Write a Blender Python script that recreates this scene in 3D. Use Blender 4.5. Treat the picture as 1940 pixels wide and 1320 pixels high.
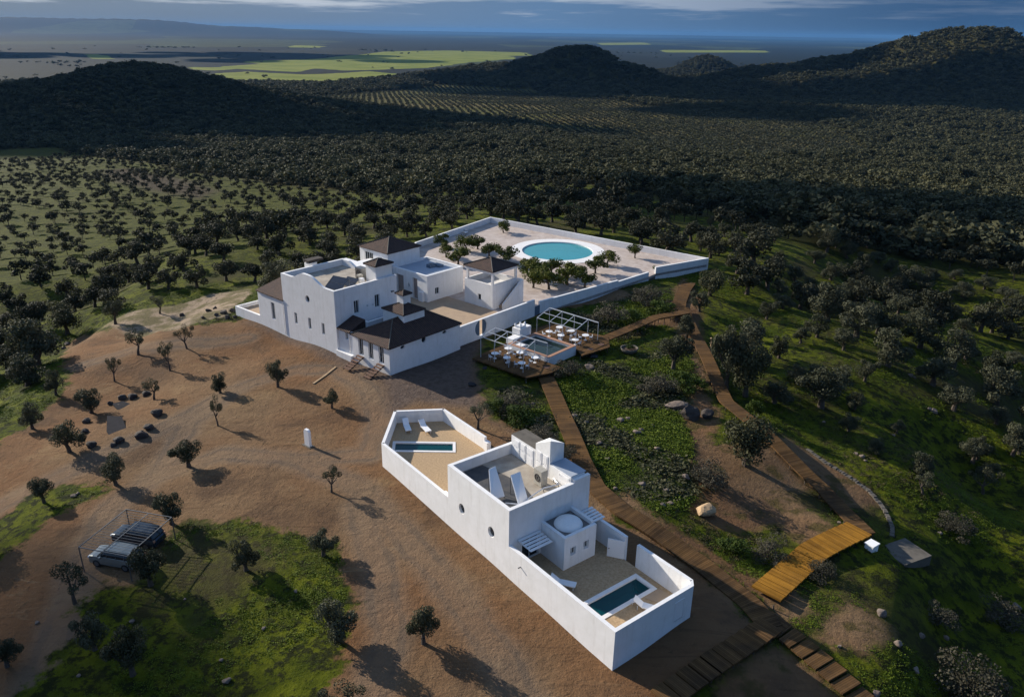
import bpy, bmesh, math, random
import numpy as np
from mathutils import Vector, Matrix
from mathutils.geometry import tessellate_polygon
R = math.radians
rnd = random.Random(7); nr = np.random.RandomState(5)
scene = bpy.context.scene
for o in list(bpy.data.objects): bpy.data.objects.remove(o)
COL = scene.collection

# ------------------------------------------------------------------ camera
CAMH = 42.0; FPX = 1480.0; PITCH = R(22.07); ROLL = 0.016
FWD = np.array([0, math.cos(PITCH), -math.sin(PITCH)])
_r0 = np.array([1., 0, 0]); _u0 = np.cross(_r0, FWD)
RGT = _r0*math.cos(ROLL)+_u0*math.sin(ROLL); UPV = np.cross(RGT, FWD)
CPOS = np.array([0, 0, CAMH])
cam = bpy.data.cameras.new('camera'); camo = bpy.data.objects.new('camera', cam); COL.objects.link(camo)
cam.sensor_width = 36; cam.lens = 36*FPX/1940; cam.clip_end = 300000; cam.clip_start = 1
camo.matrix_world = Matrix(((RGT[0], UPV[0], -FWD[0], 0), (RGT[1], UPV[1], -FWD[1], 0), (RGT[2], UPV[2], -FWD[2], CAMH), (0, 0, 0, 1)))
scene.camera = camo

# ------------------------------------------------------------------ light
SUN_AZ = R(-56.0); SUN_EL = R(22.5)        # azimuth clockwise from +Y
SDIR = np.array([math.sin(SUN_AZ)*math.cos(SUN_EL), math.cos(SUN_AZ)*math.cos(SUN_EL), math.sin(SUN_EL)])
sl = bpy.data.lights.new('sun', 'SUN'); sl.energy = 4.6; sl.angle = R(0.53); sl.color = (1.0, 0.92, 0.80)
so = bpy.data.objects.new('sun', sl); COL.objects.link(so)
so.rotation_euler = Vector(-SDIR).to_track_quat('-Z', 'Y').to_euler(); so.location = (0, 0, 300)
scene.view_settings.view_transform = 'Standard'; scene.view_settings.look = 'None'
scene.view_settings.exposure = 0.75; scene.view_settings.gamma = 1
world = bpy.data.worlds.new('World'); scene.world = world; world.use_nodes = True
wn = world.node_tree.nodes; wl = world.node_tree.links
bg = wn['Background']; bg.inputs[1].default_value = 0.055
sky = wn.new('ShaderNodeTexSky'); sky.sky_type = 'NISHITA'; sky.sun_disc = False
sky.sun_elevation = SUN_EL; sky.sun_rotation = SUN_AZ; sky.altitude = 300; sky.air_density = 1.0; sky.dust_density = 0.6; sky.ozone_density = 2.0
# cloud deck in the sky: broken grey-blue stratus, brighter where thin
tc = wn.new('ShaderNodeTexCoord'); mp = wn.new('ShaderNodeMapping'); mp.inputs['Scale'].default_value = (2.2, 2.2, 26)
mp.inputs['Location'].default_value = (0.3, 0.1, 0.2)
wl.new(tc.outputs['Generated'], mp.inputs['Vector'])
cn = wn.new('ShaderNodeTexNoise'); cn.inputs['Scale'].default_value = 1.6; cn.inputs['Detail'].default_value = 7; cn.inputs['Roughness'].default_value = 0.55
wl.new(mp.outputs[0], cn.inputs['Vector'])
cr = wn.new('ShaderNodeValToRGB'); cr.color_ramp.elements[0].position = 0.40; cr.color_ramp.elements[0].color = (0, 0, 0, 1)
cr.color_ramp.elements[1].position = 0.68; cr.color_ramp.elements[1].color = (1, 1, 1, 1)
wl.new(cn.outputs['Fac'], cr.inputs[0])
# brighter towards the sun side
dp = wn.new('ShaderNodeVectorMath'); dp.operation = 'DOT_PRODUCT'; dp.inputs[1].default_value = tuple(SDIR)
wl.new(tc.outputs['Generated'], dp.inputs[0])
mr = wn.new('ShaderNodeMapRange'); mr.inputs['From Min'].default_value = 0.2; mr.inputs['From Max'].default_value = 0.95
mr.inputs['To Min'].default_value = 0.0; mr.inputs['To Max'].default_value = 1.0
wl.new(dp.outputs['Value'], mr.inputs['Value'])
cc = wn.new('ShaderNodeMix'); cc.data_type = 'RGBA'; cc.inputs['A'].default_value = (1.0, 2.2, 4.9, 1); cc.inputs['B'].default_value = (2.4, 4.2, 7.6, 1)
wl.new(mr.outputs[0], cc.inputs['Factor'])
c2 = wn.new('ShaderNodeMix'); c2.data_type = 'RGBA'; c2.inputs['B'].default_value = (7.5, 9.0, 11.5, 1)
fm = wn.new('ShaderNodeMath'); fm.operation = 'MULTIPLY'; wl.new(cr.outputs[0], fm.inputs[0])
mr2 = wn.new('ShaderNodeMapRange'); mr2.inputs['From Min'].default_value = 0.15; mr2.inputs['From Max'].default_value = 0.85
mr2.inputs['To Min'].default_value = 0.1; mr2.inputs['To Max'].default_value = 0.9
wl.new(dp.outputs['Value'], mr2.inputs['Value']); wl.new(mr2.outputs[0], fm.inputs[1])
wl.new(cc.outputs['Result'], c2.inputs['A']); wl.new(fm.outputs[0], c2.inputs['Factor'])
# low rain-cloud bank along the horizon, dark blue away from the sun, pale grey towards it
rb_ = wn.new('ShaderNodeValToRGB'); e_ = rb_.color_ramp.elements; e_[0].position = 0.12; e_[0].color = (0.42, 1.05, 2.25, 1); e_[1].position = 0.9; e_[1].color = (2.4, 2.9, 3.5, 1)
x_ = rb_.color_ramp.elements.new(0.5); x_.color = (1.35, 2.45, 4.2, 1)
wl.new(dp.outputs['Value'], rb_.inputs[0])
pn_ = wn.new('ShaderNodeTexNoise'); pn_.inputs['Scale'].default_value = 3.0; pn_.inputs['Detail'].default_value = 8; pn_.inputs['Roughness'].default_value = 0.6
mp3 = wn.new('ShaderNodeMapping'); mp3.inputs['Scale'].default_value = (1.9, 1.9, 30); mp3.inputs['Location'].default_value = (0.7, 0.2, 0.0); wl.new(tc.outputs['Generated'], mp3.inputs[0]); wl.new(mp3.outputs[0], pn_.inputs['Vector'])
sz = wn.new('ShaderNodeSeparateXYZ'); wl.new(tc.outputs['Generated'], sz.inputs[0])
hg = wn.new('ShaderNodeMapRange'); hg.inputs['From Min'].default_value = 0.006; hg.inputs['From Max'].default_value = 0.035; hg.inputs['To Min'].default_value = -0.22; hg.inputs['To Max'].default_value = 0.10; wl.new(sz.outputs[2], hg.inputs['Value'])
ad = wn.new('ShaderNodeMath'); ad.operation = 'ADD'; wl.new(pn_.outputs['Fac'], ad.inputs[0]); wl.new(hg.outputs[0], ad.inputs[1])
pr_ = wn.new('ShaderNodeMapRange'); pr_.inputs['From Min'].default_value = 0.46; pr_.inputs['From Max'].default_value = 0.66; pr_.interpolation_type = 'SMOOTHSTEP'; wl.new(ad.outputs[0], pr_.inputs['Value'])
pm = wn.new('ShaderNodeMath'); pm.operation = 'MULTIPLY'; wl.new(pr_.outputs[0], pm.inputs[0]); wl.new(mr2.outputs[0], pm.inputs[1])
b3 = wn.new('ShaderNodeMix'); b3.data_type = 'RGBA'; wl.new(pm.outputs[0], b3.inputs['Factor']); wl.new(rb_.outputs[0], b3.inputs['A']); b3.inputs['B'].default_value = (7.0, 7.6, 8.4, 1)
hf = wn.new('ShaderNodeMapRange'); hf.interpolation_type = 'SMOOTHSTEP'; hf.inputs['From Min'].default_value = 0.04; hf.inputs['From Max'].default_value = 0.16; wl.new(sz.outputs[2], hf.inputs['Value'])
mx = wn.new('ShaderNodeMix'); mx.data_type = 'RGBA'; mx.inputs['Factor'].default_value = 0.8
wl.new(sky.outputs[0], mx.inputs['A']); wl.new(c2.outputs['Result'], mx.inputs['B'])
fx = wn.new('ShaderNodeMix'); fx.data_type = 'RGBA'; wl.new(hf.outputs[0], fx.inputs['Factor']); wl.new(b3.outputs['Result'], fx.inputs['A']); wl.new(mx.outputs['Result'], fx.inputs['B'])
wl.new(fx.outputs['Result'], bg.inputs[0])

# ------------------------------------------------------------------ helpers
def tag(o, label=None, cat=None, group=None, kind=None):
    if label: o['label'] = label
    if cat: o['category'] = cat
    if group: o['group'] = group
    if kind: o['kind'] = kind
    return o
def empty(name, loc, rz=0, label=None, cat=None, group=None):
    o = bpy.data.objects.new(name, None); COL.objects.link(o)
    o.location = Vector([float(c) for c in loc]); o.rotation_euler = (0, 0, rz); o.empty_display_size = 0.5
    return tag(o, label, cat, group)
def wmat(o):
    m = Matrix.LocRotScale(o.location, o.rotation_euler, o.scale)
    return m if o.parent is None else wmat(o.parent) @ o.matrix_parent_inverse @ m
def setparent(o, parent):
    if parent is not None:
        o.parent = parent; o.matrix_parent_inverse = wmat(parent).inverted()
def ray(x, y):
    d = FWD*FPX+RGT*(x-970)-UPV*(y-660); return d/np.linalg.norm(d)
def gp(x, y, z=0.0):
    d = ray(x, y); t = (z-CAMH)/d[2]; return CPOS+d*t
def project(p):
    v = np.asarray(p, float)-CPOS; d = v@FWD; return 970+FPX*(v@RGT)/d, 660-FPX*(v@UPV)/d, d
class Fr:
    def __init__(s, o, a):
        s.o = np.array(o, float)[:2]; s.a = R(a)
        s.u = np.array([math.cos(s.a), math.sin(s.a)]); s.v = np.array([-s.u[1], s.u[0]])
    def W(s, u, v, z=0.0):
        p = s.o+s.u*u+s.v*v; return (float(p[0]), float(p[1]), float(z))
WF = Fr((0, 0), 0)
FF = Fr((-15.07, 89.58), 49)     # farmhouse grid
FN = Fr((7.5, 43.0), 38)         # guest house grid
class MB:
    def __init__(s): s.v = []; s.f = []; s.m = []
    def add(s, vs, fs, mi=0):
        n = len(s.v); s.v += [tuple(map(float, p)) for p in vs]; s.f += [[i+n for i in f] for f in fs]; s.m += [mi]*len(fs); return s
    def box(s, fr, u0, u1, v0, v1, z0, z1, mi=0):
        P = [fr.W(u, v, z) for z in (z0, z1) for (u, v) in ((u0, v0), (u1, v0), (u1, v1), (u0, v1))]
        return s.add(P, [(3, 2, 1, 0), (4, 5, 6, 7), (0, 1, 5, 4), (1, 2, 6, 5), (2, 3, 7, 6), (3, 0, 4, 7)], mi)
    def prism(s, pts, z0, z1, mi=0):
        a = sum(pts[i][0]*pts[(i+1) % len(pts)][1]-pts[(i+1) % len(pts)][0]*pts[i][1] for i in range(len(pts)))
        if a < 0: pts = pts[::-1]
        return s.slab([(p[0], p[1]) for p in pts], [], lambda a, b, c: (a, b, z0+(z1-z0)*c), 1.0, mi)
    def slab(s, outer, holes, M, t, mi=0, c0=0.0):
        loops = [list(outer)]+[list(h) for h in holes]
        flat = [p for l in loops for p in l]; n = len(flat)
        tri = tessellate_polygon([[Vector((p[0], p[1], 0)) for p in l] for l in loops])
        vs = [M(p[0], p[1], c0) for p in flat]+[M(p[0], p[1], c0+t) for p in flat]
        fs = []
        for a, b, c in tri:
            pa, pb, pc = flat[a], flat[b], flat[c]
            cr_ = (pb[0]-pa[0])*(pc[1]-pa[1])-(pb[1]-pa[1])*(pc[0]-pa[0])
            if cr_ < 0: a, c = c, a
            fs.append((c, b, a)); fs.append((a+n, b+n, c+n))
        k = 0
        for li, l in enumerate(loops):
            m = len(l); ar = sum(l[i][0]*l[(i+1) % m][1]-l[(i+1) % m][0]*l[i][1] for i in range(m))
            ccw = ar > 0
            for i in range(m):
                j = (i+1) % m; q = (k+i, k+j, k+j+n, k+i+n)
                if (not ccw) ^ (li > 0): q = q[::-1]
                fs.append(q)
            k += m
        return s.add(vs, fs, mi)
    def tube(s, p, q, r0, r1=None, n=8, mi=0, cap=True):
        p = Vector(p); q = Vector(q); r1 = r0 if r1 is None else r1
        d = (q-p).normalized(); a = d.orthogonal().normalized(); b = d.cross(a)
        vs = [p+(a*math.cos(t)+b*math.sin(t))*r0 for t in [2*math.pi*i/n for i in range(n)]]
        vs += [q+(a*math.cos(t)+b*math.sin(t))*r1 for t in [2*math.pi*i/n for i in range(n)]]
        fs = [(i, (i+1) % n, (i+1) % n+n, i+n) for i in range(n)]
        if cap: fs += [tuple(range(n-1, -1, -1)), tuple(range(n, 2*n))]
        return s.add(vs, fs, mi)
    def bar(s, p, q, w, h=None, mi=0):
        return s.tube(p, q, w*0.7, w*0.7, 4, mi)
    def poly(s, pts, mi=0): return s.add(pts, [tuple(range(len(pts)))], mi)
    def build(s, name, mats, parent=None, smooth=False, loc=None, fixn=True):
        me = bpy.data.meshes.new(name)
        if loc is not None: s.v = [(a-loc[0], b-loc[1], c-loc[2]) for a, b, c in s.v]
        me.from_pydata(s.v, [], s.f)
        if not isinstance(mats, (list, tuple)): mats = [mats]
        for m in mats: me.materials.append(m)
        if len(mats) > 1: me.polygons.foreach_set('material_index', s.m)
        if smooth: me.polygons.foreach_set('use_smooth', [True]*len(me.polygons))
        if fixn: bm = bmesh.new(); bm.from_mesh(me); bmesh.ops.recalc_face_normals(bm, faces=bm.faces); bm.to_mesh(me); bm.free()
        me.update()
        o = bpy.data.objects.new(name, me); COL.objects.link(o)
        if loc is not None: o.location = loc
        setparent(o, parent)
        return o
def circ(cx, cy, r, n=28, ry=None): return [(cx+r*math.cos(2*math.pi*i/n), cy+(ry or r)*math.sin(2*math.pi*i/n)) for i in range(n)]
def rect(a0, a1, b0, b1): return [(a0, b0), (a1, b0), (a1, b1), (a0, b1)]

# ------------------------------------------------------------------ materials
def mat(name, col, rough=0.8, metal=0.0, spec=0.3, noise=None, bump=None, col2=None):
    """noise=(scale, amount) mixes towards col2; bump=(scale, strength, dist)"""
    m = bpy.data.materials.new(name); m.use_nodes = True; N = m.node_tree.nodes; L = m.node_tree.links
    b = N['Principled BSDF']; b.inputs['Base Color'].default_value = (*col, 1); b.inputs['Roughness'].default_value = rough
    b.inputs['Metallic'].default_value = metal; b.inputs['Specular IOR Level'].default_value = spec
    g = N.new('ShaderNodeNewGeometry')
    if noise:
        t = N.new('ShaderNodeTexNoise'); t.inputs['Scale'].default_value = noise[0]; t.inputs['Detail'].default_value = 6; t.inputs['Roughness'].default_value = 0.65
        L.new(g.outputs['Position'], t.inputs['Vector'])
        r = N.new('ShaderNodeMapRange'); r.inputs['From Min'].default_value = 0.35; r.inputs['From Max'].default_value = 0.68; r.inputs['To Max'].default_value = noise[1]
        L.new(t.outputs['Fac'], r.inputs['Value'])
        x = N.new('ShaderNodeMix'); x.data_type = 'RGBA'; x.inputs['A'].default_value = (*col, 1); x.inputs['B'].default_value = (*(col2 or tuple(c*0.6 for c in col)), 1)
        L.new(r.outputs[0], x.inputs['Factor']); L.new(x.outputs['Result'], b.inputs['Base Color'])
    if bump:
        t = N.new('ShaderNodeTexNoise'); t.inputs['Scale'].default_value = bump[0]; t.inputs['Detail'].default_value = 5
        L.new(g.outputs['Position'], t.inputs['Vector'])
        bb = N.new('ShaderNodeBump'); bb.inputs['Strength'].default_value = bump[1]; bb.inputs['Distance'].default_value = bump[2]
        L.new(t.outputs['Fac'], bb.inputs['Height']); L.new(bb.outputs[0], b.inputs['Normal'])
    return m
M = {}
M['plaster'] = mat('lime_plaster', (0.80, 0.79, 0.78), 0.9, noise=(0.9, 0.5), col2=(0.66, 0.65, 0.62), bump=(2.5, 0.25, 0.03), spec=0.15)
def weather(m, amt=0.35):
    N = m.node_tree.nodes; L = m.node_tree.links; b = N['Principled BSDF']; src = b.inputs['Base Color'].links[0].from_socket
    g = N.new('ShaderNodeNewGeometry'); mp = N.new('ShaderNodeMapping'); mp.inputs['Scale'].default_value = (2.2, 2.2, 0.22); L.new(g.outputs['Position'], mp.inputs[0])
    t = N.new('ShaderNodeTexNoise'); t.inputs['Scale'].default_value = 1.0; t.inputs['Detail'].default_value = 7; t.inputs['Roughness'].default_value = 0.7; L.new(mp.outputs[0], t.inputs['Vector'])
    r = N.new('ShaderNodeMapRange'); r.inputs['From Min'].default_value = 0.52; r.inputs['From Max'].default_value = 0.78; r.inputs['To Max'].default_value = amt; L.new(t.outputs['Fac'], r.inputs['Value'])
    x = N.new('ShaderNodeMix'); x.data_type = 'RGBA'; L.new(r.outputs[0], x.inputs['Factor']); L.new(src, x.inputs['A']); x.inputs['B'].default_value = (0.42, 0.38, 0.32, 1); L.new(x.outputs['Result'], b.inputs['Base Color'])
weather(M['plaster'])
M['cap'] = mat('white_coping', (0.84, 0.83, 0.81), 0.85, noise=(3, 0.5), col2=(0.7, 0.68, 0.64))
M['gravel'] = mat('tan_gravel', (0.47, 0.33, 0.19), 0.95, noise=(6, 0.9), col2=(0.27, 0.18, 0.10), bump=(9, 0.5, 0.05))
M['paving'] = mat('tan_paving', (0.40, 0.29, 0.19), 0.9, noise=(1.2, 0.6), col2=(0.28, 0.20, 0.14))
M['whitegravel'] = mat('pale_gravel', (0.49, 0.42, 0.375), 0.95, noise=(0.7, 0.9), col2=(0.33, 0.26, 0.22), bump=(5, 0.5, 0.05))
M['whitedeck'] = mat('white_pool_surround', (0.78, 0.76, 0.74), 0.8, noise=(1, 0.3))
M['deckroof'] = mat('roof_screed', (0.42, 0.37, 0.30), 0.9, noise=(0.8, 0.9), col2=(0.24, 0.20, 0.16))
M['bitumen'] = mat('dark_bitumen', (0.045, 0.048, 0.055), 0.7, noise=(1.5, 0.8), col2=(0.10, 0.09, 0.08))
M['greyroof'] = mat('grey_membrane', (0.36, 0.40, 0.46), 0.8, noise=(0.5, 0.6), col2=(0.28, 0.31, 0.35))
M['stonecube'] = mat('grey_roof_gravel', (0.13, 0.12, 0.115), 0.95, noise=(8, 0.8), col2=(0.2, 0.18, 0.17))
M['glass'] = mat('dark_glass', (0.012, 0.02, 0.028), 0.08, spec=0.6)
M['frame'] = mat('window_frame', (0.55, 0.56, 0.55), 0.5)
M['woodframe'] = mat('dark_shutter', (0.10, 0.14, 0.19), 0.6)
M['brown'] = mat('brown_door', (0.33, 0.27, 0.24), 0.7, noise=(5, 0.5))
M['whitepaint'] = mat('white_paint', (0.8, 0.79, 0.78), 0.45)
M['greymetal'] = mat('galvanised_steel', (0.17, 0.175, 0.18), 0.45, metal=0.6, noise=(4, 0.6))
M['lightmetal'] = mat('painted_tube', (0.55, 0.57, 0.60), 0.4, metal=0.2)
M['beige'] = mat('beige_casing', (0.42, 0.39, 0.33), 0.6, noise=(3, 0.5))
M['solar'] = mat('solar_glass', (0.02, 0.025, 0.04), 0.15, spec=0.6)
M['rock'] = mat('granite_rock', (0.20, 0.15, 0.115), 0.95, noise=(1.4, 1.0), col2=(0.10, 0.085, 0.075), bump=(3, 0.8, 0.1))
M['darkrock'] = mat('dark_schist', (0.035, 0.030, 0.028), 0.9, noise=(2, 0.8), col2=(0.075, 0.058, 0.045), bump=(3, 0.8, 0.1))
M['slate'] = mat('grey_slate_slab', (0.045, 0.043, 0.045), 0.95, spec=0.02, noise=(2, 0.6), bump=(4, 0.5, 0.05))
M['concrete'] = mat('weathered_concrete', (0.13, 0.115, 0.095), 0.9, noise=(1.2, 0.8), col2=(0.07, 0.062, 0.05), bump=(3, 0.4, 0.05))
M['brick'] = mat('terracotta_coping', (0.40, 0.22, 0.14), 0.85, noise=(6, 0.7), col2=(0.28, 0.14, 0.09))
M['bark'] = mat('olive_bark', (0.10, 0.078, 0.06), 0.95, noise=(4, 0.8), col2=(0.045, 0.035, 0.028), bump=(6, 0.7, 0.05))
M['tyre'] = mat('tyre_rubber', (0.015, 0.015, 0.015), 0.8)
M['carwhite'] = mat('silver_car_paint', (0.24, 0.26, 0.25), 0.25, metal=0.5, spec=0.6)
M['cardark'] = mat('blue_grey_car_paint', (0.025, 0.04, 0.06), 0.22, metal=0.4, spec=0.6)
M['lamp'] = mat('headlight_lens', (0.6, 0.62, 0.65), 0.1, spec=0.8)
M['brown_tread'] = mat('brown_timber_tread', (0.14, 0.075, 0.05), 0.8, noise=(4, 0.6))
M['soil'] = mat('planter_soil', (0.09, 0.055, 0.035), 0.95, noise=(5, 0.7))
def tile_mat():
    m = mat('brown_roof_tiles', (0.075, 0.042, 0.030), 0.85, noise=(2.2, 0.9), col2=(0.028, 0.018, 0.016))
    N = m.node_tree.nodes; L = m.node_tree.links; b = N['Principled BSDF']
    tcx = N.new('ShaderNodeTexCoord'); mpp = N.new('ShaderNodeMapping'); mpp.inputs['Rotation'].default_value = (0, 0, -R(49))
    L.new(tcx.outputs['Object'], mpp.inputs[0])
    sp = N.new('ShaderNodeSeparateXYZ'); L.new(mpp.outputs[0], sp.inputs[0])
    gg = N.new('ShaderNodeNewGeometry'); 
    # ridges run down the slope: pick u or v by the normal
    rot = N.new('ShaderNodeVectorRotate'); rot.rotation_type = 'Z_AXIS'; rot.inputs['Angle'].default_value = -R(49)
    L.new(gg.outputs['True Normal'], rot.inputs['Vector']); s2 = N.new('ShaderNodeSeparateXYZ'); L.new(rot.outputs[0], s2.inputs[0])
    ax = N.new('ShaderNodeMath'); ax.operation = 'ABSOLUTE'; L.new(s2.outputs[0], ax.inputs[0])
    ay = N.new('ShaderNodeMath'); ay.operation = 'ABSOLUTE'; L.new(s2.outputs[1], ay.inputs[0])
    gt_ = N.new('ShaderNodeMath'); gt_.operation = 'GREATER_THAN'; L.new(ax.outputs[0], gt_.inputs[0]); L.new(ay.outputs[0], gt_.inputs[1])
    mf = N.new('ShaderNodeMix'); mf.data_type = 'FLOAT'; L.new(gt_.outputs[0], mf.inputs['Factor']); L.new(sp.outputs[0], mf.inputs[2]); L.new(sp.outputs[1], mf.inputs[3])
    sc = N.new('ShaderNodeMath'); sc.operation = 'MULTIPLY'; sc.inputs[1].default_value = 2*math.pi/0.3; L.new(mf.outputs[0], sc.inputs[0])
    sn = N.new('ShaderNodeMath'); sn.operation = 'SINE'; L.new(sc.outputs[0], sn.inputs[0])
    bb = N.new('ShaderNodeBump'); bb.inputs['Strength'].default_value = 0.8; bb.inputs['Distance'].default_value = 0.06
    L.new(sn.outputs[0], bb.inputs['Height']); L.new(bb.outputs[0], b.inputs['Normal'])
    return m
M['tile'] = tile_mat()
def wood_mat(nm, c1, c2):
    m = mat(nm, c1, 0.9, noise=(0.35, 0.9), col2=c2, spec=0.05)
    N = m.node_tree.nodes; L = m.node_tree.links; b = N['Principled BSDF']
    src = b.inputs['Base Color'].links[0].from_socket
    at = N.new('ShaderNodeUVMap'); at.uv_map = 'along'
    sp = N.new('ShaderNodeSeparateXYZ'); L.new(at.outputs[0], sp.inputs[0])
    fr_ = N.new('ShaderNodeMath'); fr_.operation = 'FRACT'; ml = N.new('ShaderNodeMath'); ml.operation = 'MULTIPLY'; ml.inputs[1].default_value = 1/0.16
    L.new(sp.outputs[0], ml.inputs[0]); L.new(ml.outputs[0], fr_.inputs[0])
    gt_ = N.new('ShaderNodeMath'); gt_.operation = 'GREATER_THAN'; gt_.inputs[1].default_value = 0.12; L.new(fr_.outputs[0], gt_.inputs[0])
    fl = N.new('ShaderNodeMath'); fl.operation = 'FLOOR'; L.new(ml.outputs[0], fl.inputs[0])
    wnn = N.new('ShaderNodeTexWhiteNoise'); wnn.noise_dimensions = '1D'; L.new(fl.outputs[0], wnn.inputs['W'])
    mr_ = N.new('ShaderNodeMapRange'); mr_.inputs['To Min'].default_value = 0.7; mr_.inputs['To Max'].default_value = 1.25; L.new(wnn.outputs['Value'], mr_.inputs['Value'])
    m2 = N.new('ShaderNodeMath'); m2.operation = 'MULTIPLY'; L.new(mr_.outputs[0], m2.inputs[0])
    m3 = N.new('ShaderNodeMapRange'); m3.inputs['To Min'].default_value = 0.25; m3.inputs['To Max'].default_value = 1; L.new(gt_.outputs[0], m3.inputs['Value'])
    L.new(m3.outputs[0], m2.inputs[1])
    vm = N.new('ShaderNodeVectorMath'); vm.operation = 'SCALE'; L.new(src, vm.inputs[0]); L.new(m2.outputs[0], vm.inputs['Scale'])
    L.new(vm.outputs[0], b.inputs['Base Color'])
    return m
M['wood'] = wood_mat('timber_decking', (0.135, 0.074, 0.030), (0.055, 0.036, 0.022))
M['goldwood'] = wood_mat('pale_timber_treads', (0.33, 0.155, 0.022), (0.17, 0.082, 0.016))
def leaf_mat(name, c1, c2, trans=0.15):
    m = bpy.data.materials.new(name); m.use_nodes = True; N = m.node_tree.nodes; L = m.node_tree.links
    b = N['Principled BSDF']; b.inputs['Roughness'].default_value = 0.75; b.inputs['Specular IOR Level'].default_value = 0.15
    oi = N.new('ShaderNodeObjectInfo'); g = N.new('ShaderNodeNewGeometry')
    t = N.new('ShaderNodeTexNoise'); t.inputs['Scale'].default_value = 1.1; t.inputs['Detail'].default_value = 3; L.new(g.outputs['Position'], t.inputs['Vector'])
    a = N.new('ShaderNodeMath'); a.operation = 'MULTIPLY_ADD'; a.inputs[1].default_value = 0.6; L.new(oi.outputs['Random'], a.inputs[0])
    s_ = N.new('ShaderNodeMapRange'); s_.inputs['From Min'].default_value = 0.3; s_.inputs['From Max'].default_value = 0.7; s_.inputs['To Min'].default_value = -0.3; s_.inputs['To Max'].default_value = 0.6
    L.new(t.outputs['Fac'], s_.inputs['Value']); L.new(s_.outputs[0], a.inputs[2])
    x = N.new('ShaderNodeMix'); x.data_type = 'RGBA'; x.clamp_factor = True; x.inputs['A'].default_value = (*c1, 1); x.inputs['B'].default_value = (*c2, 1)
    L.new(a.outputs[0], x.inputs['Factor']); L.new(x.outputs['Result'], b.inputs['Base Color'])
    tr = N.new('ShaderNodeBsdfTranslucent'); L.new(x.outputs['Result'], tr.inputs[0])
    ms = N.new('ShaderNodeMixShader'); ms.inputs[0].default_value = trans
    L.new(b.outputs[0], ms.inputs[1]); L.new(tr.outputs[0], ms.inputs[2]); L.new(ms.outputs[0], N['Material Output'].inputs[0])
    return m
M['olive'] = leaf_mat('olive_leaves', (0.034, 0.038, 0.019), (0.095, 0.096, 0.056))
M['oak'] = leaf_mat('holm_oak_leaves', (0.022, 0.026, 0.012), (0.110, 0.106, 0.050))
M['citrus'] = leaf_mat('citrus_leaves', (0.032, 0.048, 0.008), (0.105, 0.115, 0.016))
M['scrub'] = leaf_mat('grey_scrub_leaves', (0.040, 0.038, 0.024), (0.090, 0.080, 0.055))
M['greenbush'] = leaf_mat('green_bush_leaves', (0.028, 0.048, 0.006), (0.075, 0.105, 0.014))
M['herb'] = leaf_mat('ground_herbs', (0.048, 0.075, 0.004), (0.115, 0.150, 0.010))
M['grovelf'] = leaf_mat('orchard_leaves', (0.018, 0.021, 0.011), (0.060, 0.060, 0.034))
M['dryherb'] = leaf_mat('dry_herbs', (0.055, 0.047, 0.018), (0.12, 0.095, 0.045))
def water_mat(name, deep, alpha):
    m = bpy.data.materials.new(name); m.use_nodes = True; N = m.node_tree.nodes; L = m.node_tree.links
    for n in list(N):
        if n.type == 'BSDF_PRINCIPLED': N.remove(n)
    d = N.new('ShaderNodeBsdfDiffuse'); d.inputs[0].default_value = (*deep, 1)
    t = N.new('ShaderNodeBsdfTransparent'); t.inputs[0].default_value = (0.55, 0.93, 0.95, 1)
    m1 = N.new('ShaderNodeMixShader'); m1.inputs[0].default_value = alpha; L.new(t.outputs[0], m1.inputs[1]); L.new(d.outputs[0], m1.inputs[2])
    gl = N.new('ShaderNodeBsdfGlossy'); gl.inputs['Roughness'].default_value = 0.03
    no = N.new('ShaderNodeTexNoise'); no.inputs['Scale'].default_value = 2.5; bb = N.new('ShaderNodeBump'); bb.inputs['Strength'].default_value = 0.12; bb.inputs['Distance'].default_value = 0.05
    gg = N.new('ShaderNodeNewGeometry'); L.new(gg.outputs['Position'], no.inputs['Vector']); L.new(no.outputs['Fac'], bb.inputs['Height']); L.new(bb.outputs[0], gl.inputs['Normal'])
    f = N.new('ShaderNodeFresnel'); f.inputs[0].default_value = 1.33
    m2 = N.new('ShaderNodeMixShader'); L.new(f.outputs[0], m2.inputs[0]); L.new(m1.outputs[0], m2.inputs[1]); L.new(gl.outputs[0], m2.inputs[2])
    L.new(m2.outputs[0], N['Material Output'].inputs[0]); return m
M['poolwater'] = water_mat('turquoise_water', (0.09, 0.52, 0.56), 0.5)
M['tealwater'] = water_mat('teal_water', (0.0, 0.075, 0.085), 0.55)
M['darkwater'] = water_mat('dark_pond_water', (0.02, 0.04, 0.035), 0.8)
M['pooltile'] = mat('pale_pool_lining', (0.35, 0.62, 0.66), 0.6)
M['tealtile'] = mat('teal_pool_lining', (0.03, 0.16, 0.18), 0.5)

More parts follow.
